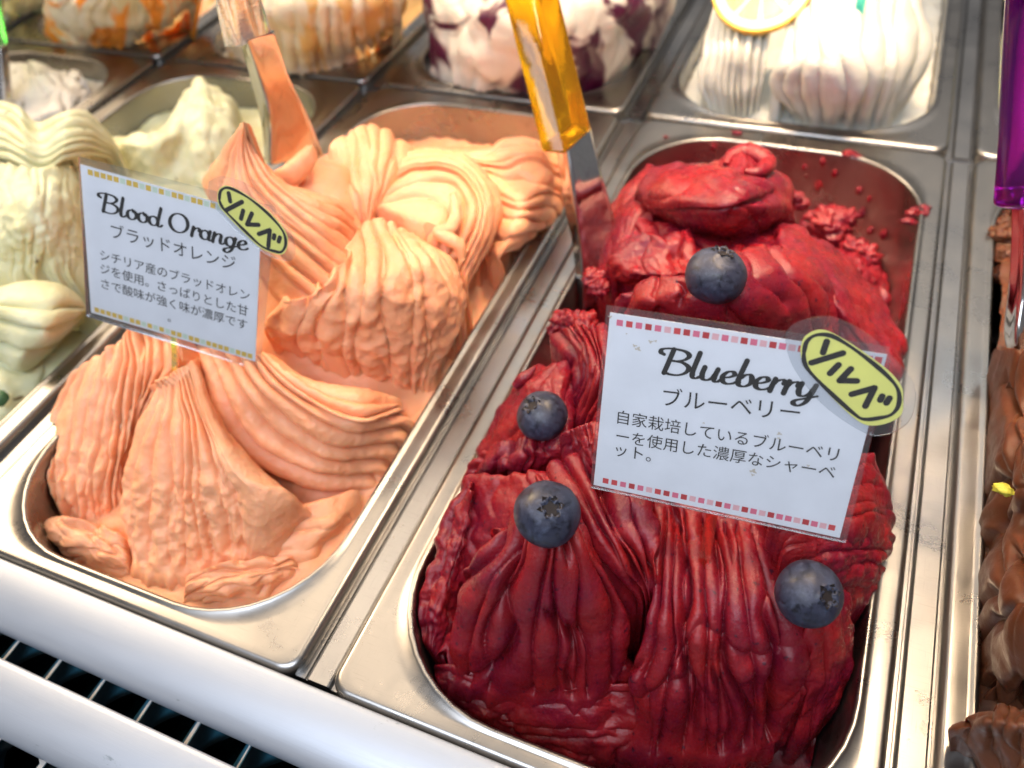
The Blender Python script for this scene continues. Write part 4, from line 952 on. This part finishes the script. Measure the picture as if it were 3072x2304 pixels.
def text_part(name, body, parent, fr, p0, p1, off=.16, bold=0.0):
    cu = bpy.data.curves.new('t', 'FONT'); cu.body = body; cu.offset = bold; cu.resolution_u = 3
    ob = bpy.data.objects.new('t', cu); col.objects.link(ob)
    bpy.context.view_layer.update()
    me = bpy.data.meshes.new_from_object(ob.evaluated_get(bpy.context.evaluated_depsgraph_get()))
    bpy.data.objects.remove(ob); bpy.data.curves.remove(cu)
    n = len(me.vertices); co = np.zeros(n * 3); me.vertices.foreach_get('co', co); co = co.reshape(-1, 3)[:, :2]
    x0, x1 = co[:, 0].min(), co[:, 0].max(); p0, p1 = np.array(p0), np.array(p1)
    d = p1 - p0; s = np.linalg.norm(d) / (x1 - x0); d = d / np.linalg.norm(d); e = np.array([-d[1], d[0]])
    AB = p0 + ((co[:, :1] - x0) * s) * d + (co[:, 1:2] * s) * e
    F = [list(p.vertices) for p in me.polygons]; bpy.data.meshes.remove(me)
    return flat(name, M['ink'], parent, fr, AB, F, off)
M['stain'] = plain('dried_stain', (.62, .55, .45), .5)
COLS = {'P': (.78, .19, .29), 'R': (.70, .07, .075), 'D': (.56, .04, .045), 'L': (.84, .50, .52), 'Y': (.78, .54, .09), 'g': (.66, .76, .62)}
for k_, c_ in COLS.items(): M['sq' + k_] = plain('print_' + k_, c_, .55)
def card(O, U, Vv, w, crop, lab, words, lines, rows, stick, sticker, sqs, film_poly, stains=()):
    O = np.array(O); U = np.array(U) / np.linalg.norm(U); h = np.linalg.norm(Vv); W = np.array(Vv) / h
    W = W - U * (U @ W); W /= np.linalg.norm(W); N = np.cross(U, W); fr = (O, U, W, N)
    def ab(x, y, off=0.0):
        P = on_plane(crop, x, y, O + N * off, N) - O; return (P @ U, P @ W)
    foot = O + U * ab(*stick[0])[0] - W * 24
    t = thing('flavour_card', lab, 'sign', tuple(foot))
    slab('card', M['paper'], t, fr, [(0, 0), (w, 0), (w, h), (0, h)], -.12, .12)
    slab('laminate', M['film'], t, fr, [ab(*p) for p in film_poly], -.30, .30)
    word, b0, b1 = words
    V, F, L = script_word(word)
    p0, p1 = np.array(ab(*b0)), np.array(ab(*b1)); d = p1 - p0; s = np.linalg.norm(d) / L; d /= np.linalg.norm(d); e = np.array([-d[1], d[0]])
    flat('flavour_name', M['ink'], t, fr, p0 + V[:, :1] * s * d + V[:, 1:] * s * e, F, .17)
    for body, a0, a1 in lines: text_part('printed_text', body, t, fr, ab(*a0), ab(*a1))
    for seq, a0, a1 in rows:
        n = len(seq); VV, FF, MI = [], [], []; keys = sorted(set(seq))
        for i, ch in enumerate(seq):
            q = np.array(a0) + (np.array(a1) - np.array(a0)) * i / (n - 1); ca, cb = ab(*q); hs = sqs / 2; k = len(VV)
            VV += [(ca - hs, cb - hs), (ca + hs, cb - hs), (ca + hs, cb + hs), (ca - hs, cb + hs)]; FF.append([k, k + 1, k + 2, k + 3]); MI.append(keys.index(ch))
        o = flat('printed_border', [M['sq' + k] for k in keys], t, fr, VV, FF, .15)
        o.data.polygons.foreach_set('material_index', np.array(MI, np.int32)); o.data.update()
    for (x, y, sr) in stains:
        ca, cb = ab(x, y); an = np.linspace(0, 2 * math.pi, 20, endpoint=False)
        rr = sr * (1 + .45 * np.sin(3 * an + x) + .25 * np.sin(7 * an + y))
        flat('stain', M['stain'], t, fr, np.column_stack([ca + rr * np.cos(an), cb + rr * .7 * np.sin(an)]), [list(range(20))], .145)
    yel, pen, fil, strokes, pw = sticker
    sm = lambda pts: crom(np.array([ab(*p, .5) for p in pts] + [ab(*pts[0], .5)]), 72)[:-1]
    st = slab('sticker', M['sticker'], t, fr, sm(yel), .42, .56)
    slab('sticker_film', M['film'], t, fr, sm(fil), .34, .66)
    pp = [ab(*p, .6) for p in pen] + [ab(*pen[0], .6)]
    v_, f_ = ribbon(pp, lambda T: np.full(len(T), pw * .62) * (1 + .2 * np.sin(np.arange(len(T)) * .35)), 120, False)
    flat('pen_outline', M['ink'], t, fr, v_, f_, .59)
    VV, FF = [], []
    for s in strokes:
        P2 = [ab(*p, .6) for p in s]
        if len(P2) == 3:                       # keep the corner of a bent stroke crisp
            segs = [[P2[0], P2[1]], [P2[1], P2[2]]]
        else: segs = [P2]
        for sg in segs:
            v_, f_ = ribbon(sg, lambda T: np.full(len(T), pw), 12); k = len(VV); VV += v_; FF += [[i + k for i in g] for g in f_]
    flat('handwriting', M['ink'], t, fr, VV, FF, .61)
    (s0, sw, smat, depth) = stick
    ca, cb = ab(*s0)
    P = []
    hx, hz = sw / 2, .7
    for bb in (cb - depth, cb + 14):
        for dx, dz in ((-hx, -hz), (hx, -hz), (hx, hz), (-hx, hz)): P.append(O + U * (ca + dx) + W * bb + N * (dz - 1.1))
    build('stick', P, [[0, 1, 2, 3][::-1], [4, 5, 6, 7], [0, 1, 5, 4], [1, 2, 6, 5], [2, 3, 7, 6], [3, 0, 4, 7]], smat, t, smooth_shade=False)
    return t
card((67.818, 70.826, 48.965), (.998, .065, .005), (-1.729, 22.101, 50.522), 70, 8,
     'laminated white card reading Blueberry with pink and red squares, standing in red sorbet',
     ('Blueberry', (492, 488), (1475, 655)),
     [('ブルーベリー', (515, 690), (1362, 792)), ('自家栽培しているブルーベリ', (232, 800), (1600, 1040)),
      ('ーを使用した濃厚なシャーベ', (225, 916), (1580, 1150)), ('ット。', (220, 1002), (440, 1042))],
     [('PRPDPLRDPDLPLDPLDPLRPDLPRDPR', (248, 183), (1855, 414)), ('RRPDPLRDPDLPLDPLDPLDPPLDPLR', (160, 1165), (1566, 1455))],
     ((825, 1350), 3.4, M['red_stick'], 24),
     ([(1370, 350), (1390, 280), (1450, 235), (1530, 230), (1650, 290), (1800, 390), (1930, 490), (2000, 580), (2010, 660), (2000, 750), (1930, 800), (1830, 822), (1740, 800), (1600, 680), (1450, 520), (1385, 430)],
      [(1392, 370), (1412, 300), (1470, 260), (1560, 264), (1660, 317), (1800, 417), (1918, 520), (1978, 600), (1983, 690), (1940, 752), (1860, 776), (1765, 783), (1700, 745), (1560, 620), (1440, 500), (1397, 430)],
      [(1280, 240), (1330, 190), (1430, 155), (1540, 142), (1640, 170), (1800, 260), (1990, 440), (2080, 570), (2085, 680), (2050, 790), (1960, 860), (1850, 885), (1780, 870), (1640, 790), (1480, 660), (1340, 480), (1285, 340)],
      [[(1535, 300), (1512, 368)], [(1635, 372), (1440, 432)], [(1608, 445), (1555, 498)], [(1685, 470), (1615, 543), (1722, 545)], [(1690, 628), (1832, 588), (1775, 702)], [(1880, 640), (1868, 664)], [(1925, 652), (1906, 682)]], 1.6),
     1.75, [(165, 75), (1925, 335), (1930, 420), (1655, 1545), (1640, 1548), (70, 1207), (66, 1195)],
     [(340, 325, .5), (362, 345, .7), (440, 300, .55), (470, 296, .4), (1240, 872, .55), (1236, 900, .35), (1078, 1105, .8), (1075, 1128, .45), (1420, 1070, .35), (770, 805, .3), (188, 145, .5), (290, 250, .25)])
card((-144.62, 84.468, 51.063), (.973, .107, -.205), (10.494, 22.657, 54.069), 70, 7,
     'laminated white card reading Blood Orange with yellow squares, standing in orange sorbet',
     ('Blood Orange', (232, 440), (1250, 720)),
     [('ブラッドオレンジ', (312, 622), (1168, 852)), ('シチリア産のブラッドオレン', (236, 775), (1265, 1062)),
      ('ジを使用。さっぱりとした甘', (236, 868), (1255, 1168)), ('さで酸味が強く味が濃厚です', (244, 972), (1248, 1262)), ('。', (700, 1203), (722, 1209))],
     [('YYYYYgYYgYgYgYYgYYgYgYYYgYY', (165, 178), (1325, 490)), ('YYYYYgYYgYgYgYYgYYgYYYYgYYY', (210, 1128), (1268, 1445))],
     ((735, 1330), 2.3, M['lime_stick'], 24),
     ([(1040, 370), (1050, 300), (1100, 268), (1190, 300), (1300, 370), (1420, 470), (1510, 580), (1530, 670), (1500, 740), (1440, 740), (1340, 700), (1240, 610), (1120, 490), (1060, 420)],
      [(1054, 370), (1064, 308), (1110, 284), (1190, 314), (1295, 382), (1408, 480), (1494, 585), (1514, 668), (1488, 724), (1440, 724), (1348, 688), (1250, 600), (1132, 482), (1076, 418)],
      [(985, 240), (1050, 205), (1150, 220), (1270, 270), (1400, 380), (1520, 530), (1580, 690), (1560, 780), (1480, 780), (1380, 740), (1250, 650), (1100, 510), (1000, 380), (980, 300)],
      [[(1120, 322), (1130, 378)], [(1212, 382), (1105, 438)], [(1220, 442), (1205, 498)], [(1280, 462), (1247, 538), (1326, 540)], [(1328, 604), (1404, 577), (1394, 688)], [(1436, 612), (1431, 634)], [(1474, 628), (1465, 656)]], 1.6),
     2.0, [(85, 70), (1440, 415), (1445, 450), (1335, 1535), (1310, 1540), (150, 1175), (138, 1165)])

# ------------------------------------------------------------------ spatulas
import bmesh
def prism(name, mat, parent, crop, bot, top, zb, zt, bev=2.2, tilt=(0, 0, 0)):
    "square acrylic bar from three seen corners at either end; the fourth is hidden behind"
    def four(c3, z):
        p, q, s = [at(crop, x, y, z + dz) for (x, y), dz in zip(c3, tilt)]; return [p, q, s, p + s - q]
    V = (np.array(four(bot, zb) + four(top, zt))) * MM - np.array(parent['org'])
    bm = bmesh.new(); vs_ = [bm.verts.new(p) for p in V]
    for f in ((0, 1, 2, 3), (7, 6, 5, 4), (0, 4, 5, 1), (1, 5, 6, 2), (2, 6, 7, 3), (3, 7, 4, 0)): bm.faces.new([vs_[i] for i in f])
    bmesh.ops.recalc_face_normals(bm, faces=bm.faces)
    bmesh.ops.bevel(bm, geom=list(bm.edges), offset=bev * MM, segments=3, affect='EDGES', profile=.5)
    me = bpy.data.meshes.new(name); bm.to_mesh(me); bm.free()
    me.polygons.foreach_set('use_smooth', np.full(len(me.polygons), True)); me.update()
    o = link(name, me, parent, mat); return o
def blade(parent, crop, st, thick=.8):
    "bent steel blade: stations of three points (edge, ridge, edge) with their heights"
    R = crom(np.array([[at(crop, x, y, z) for (x, y, z) in s] for s in st]), 40)
    C = np.stack([crom(np.array([r[0], r[0] * .5 + r[1] * .5, r[1], r[1] * .6 + r[2] * .4, r[2]]), 24) for r in R])   # (40,24,3)
    N = np.cross(np.gradient(C, axis=0), np.gradient(C, axis=1)); N /= np.linalg.norm(N, axis=2, keepdims=True)
    if (N * (CAM - C)).sum() < 0: N = -N
    A = C.reshape(-1, 3); B = (C - N * thick).reshape(-1, 3); a, b2 = C.shape[:2]
    f = grid_faces(a, b2); V = np.concatenate([A, B]); F = [f, f[:, ::-1] + len(A)]
    idx = np.arange(a * b2).reshape(a, b2); loop = np.concatenate([idx[0, :-1], idx[:-1, -1], idx[-1, :0:-1], idx[:0:-1, 0]])
    F.append(np.stack([loop, np.roll(loop, -1), np.roll(loop, -1) + len(A), loop + len(A)], -1)); F = np.concatenate(F)
    nn = np.cross(V[f[:, 2]] - V[f[:, 0]], V[f[:, 3]] - V[f[:, 1]])
    if (nn * (CAM - V[f[:, 0]])).sum() < 0: F = F[:, ::-1]
    return build('blade', V, np.ascontiguousarray(F), M['blade'], parent)
sp = thing('spatula', 'gelato spatula with translucent yellow handle standing in the blueberry sorbet', 'spatula', (14, 195, -12), 'gelato spatulas')
prism('handle', M['yellow_ac'], sp, 0, [(1622, 458), (1697, 466), (1778, 391)], [(1452, -230), (1545, -235), (1625, -250)], 59, 128, 1.6)
blade(sp, 0, [[(1668, 440, 56), (1702, 430, 60), (1772, 380, 60)], [(1690, 600, 34), (1722, 595, 40), (1808, 535, 42)], [(1715, 720, 16), (1742, 715, 22), (1838, 640, 24)],
              [(1728, 830, 0), (1750, 825, 5), (1845, 760, 8)], [(1738, 925, -14), (1750, 935, -12), (1830, 880, -8)]])
sp = thing('spatula', 'gelato spatula with clear handle standing in the orange sorbet', 'spatula', tuple(at(14, 900, 1560, 44)), 'gelato spatulas')
prism('handle', M['clear_ac'], sp, 14, [(225, 480), (415, 470), (742, 335)], [(-60, -700), (110, -720), (430, -760)], 112, 176, 1.6)
blade(sp, 14, [[(405, 440, 110), (465, 380, 116), (740, 310, 114)], [(530, 900, 82), (605, 800, 90), (880, 760, 90)], [(610, 1230, 62), (685, 1180, 68), (1080, 1180, 68)], [(650, 1600, 42), (705, 1640, 46), (1230, 1560, 46)]])
sp = thing('spatula', 'gelato spatula with purple rounded handle at the right edge', 'spatula', tuple(at(0, 3085, 1050, 10)), 'gelato spatulas')
Pp = crom(np.array([at(0, 3092, 625, 76), at(0, 3092, 560, 82), at(0, 3098, 420, 94), at(0, 3104, 200, 112), at(0, 3110, 0, 130), at(0, 3118, -200, 150)]), 60)
Rr = np.array([14.0] * 60); Rr[:8] = 14 * np.sin(np.linspace(.08, 1, 8) * math.pi / 2) ** .6; Rr *= np.linspace(1.0, .74, 60)
T = np.gradient(Pp, axis=0); T /= np.linalg.norm(T, axis=1, keepdims=True); A = np.cross(T, [0, 1.0, 0]); A /= np.linalg.norm(A, axis=1, keepdims=True); B = np.cross(T, A)
ph = np.linspace(0, 2 * math.pi, 40, endpoint=False)
VV = Pp[:, None] + Rr[:, None, None] * (np.cos(ph)[None, :, None] * A[:, None] * .78 + np.sin(ph)[None, :, None] * B[:, None] * .6)
FF = grid_faces(60, 40, True).tolist() + [list(range(40)), [59 * 40 + i for i in range(40)][::-1]]
build('handle', VV.reshape(-1, 3), [f[::-1] for f in FF], M['purple_ac'], sp)
blade(sp, 0, [[(3036, 560, 76), (3075, 560, 80), (3150, 540, 78)], [(3034, 700, 58), (3075, 700, 62), (3160, 690, 60)], [(3026, 860, 40), (3070, 870, 44), (3170, 860, 42)], [(3012, 1000, 22), (3050, 1040, 28), (3190, 1020, 24)], [(3040, 1110, 6), (3080, 1130, 10), (3200, 1120, 8)]])
sp = thing('spatula', 'gelato spatula with bright green handle at the left edge', 'spatula', tuple(at(0, 20, 300, 2)), 'gelato spatulas')
prism('handle', M['green_ac'], sp, 0, [(-70, 150), (-10, 156), (27, 142)], [(-150, -230), (-90, -235), (-48, -245)], 34, 90, 1.4)
blade(sp, 0, [[(-30, 140, 34), (-2, 145, 37), (22, 130, 36)], [(-24, 220, 20), (4, 225, 23), (30, 215, 22)], [(-18, 300, 6), (8, 305, 9), (38, 295, 8)]])

# ------------------------------------------------------------------ garnishes
M['rind'] = plain('lemon_rind', (.85, .50, .02), .4, 0, .5, (300, .4)); M['pith'] = plain('lemon_pith', (.86, .80, .62), .6, sss=2)
M['flesh'] = plain('lemon_flesh', (.86, .62, .16), .25, 0, .5, (250, .5), sss=3)
c0 = at(6, 1285, -52, 60); ls = thing('lemon_slice', 'round lemon slice lying on the white lemon sorbet', 'lemon slice', tuple(c0))
nz = np.array([0, -.62, .78]); ua = np.array([1.0, 0, 0]); va = np.cross(nz, ua)
def disc(name, mat, r0, r1, z0, z1, a0=0, a1=2 * math.pi, n=64):
    closed = abs(a1 - a0 - 2 * math.pi) < 1e-6; an = np.linspace(a0, a1, n, endpoint=not closed); V = []
    for r, z in ((r0, z0), (r1, z0), (r1, z1), (r0, z1)): V.append(c0 + r * (np.cos(an)[:, None] * ua + np.sin(an)[:, None] * va) + z * nz)
    V = np.concatenate(V); F = []
    for q in range(4):
        for i in range(n if closed else n - 1): j = (i + 1) % n; F.append([q * n + i, q * n + j, ((q + 1) % 4) * n + j, ((q + 1) % 4) * n + i])
    if not closed: F += [[0, n, 2 * n, 3 * n], [n - 1, 4 * n - 1, 3 * n - 1, 2 * n - 1]]
    return build(name, V, F, mat, ls, smooth_shade=False)
RL = 27.0
disc('rind', M['rind'], RL - 1.6, RL, -2, 2); disc('pith', M['pith'], .5, RL - 1.6, -2, 1.7)
for k in range(9): disc('segment', M['flesh'], 2.0, RL - 6.5, 1.6, 2.1, k * 2 * math.pi / 9 + .07, (k + 1) * 2 * math.pi / 9 - .07, 12)
p0, p1 = at(6, 1652, -80, 74), at(6, 1616, 98, 52); dd = (p1 - p0) / np.linalg.norm(p1 - p0); p1 = p1 + dd * 14
sd = np.cross(dd, CAM - p0); sd /= np.linalg.norm(sd); nn_ = np.cross(sd, dd)
pk = build('pick', [p + s * sd * 2.2 + q * nn_ * .7 for p in (p0, p1) for s, q in ((-1, -1), (1, -1), (1, 1), (-1, 1))], [[3, 2, 1, 0], [4, 5, 6, 7], [0, 1, 5, 4], [1, 2, 6, 5], [2, 3, 7, 6], [3, 0, 4, 7]], M['cyan_stick'], smooth_shade=False)
tag(pk, 'turquoise plastic pick stuck in the white lemon sorbet', 'pick')
M['nut'] = plain('pistachio_green', (.44, .40, .04), .6, 0, .4, (400, .6)); M['leaf'] = plain('green_leaf', (.05, .13, .05), .5)
P = at(11, 462, 505, 38); t = thing('nut_piece', 'yellow green nut piece on the chocolate gelato', 'nut', tuple(P))
blob(t, M['nut'], P, 2.1, (1.3, .8, .8), .4, 4, 16, 'kernel'); blob(t, M['nut'], at(11, 480, 516, 37), 1.5, (1.2, .9, .8), .4, 6, 14, 'fragment')
P = at(0, -4, 1196, 0); t = thing('garnish_leaf', 'dark green garnish at the foot of the pale yellow gelato', 'garnish', tuple(P))
blob(t, M['leaf'], P, 4.2, (1, 1, .8), .12, 4, 18, 'leaf')
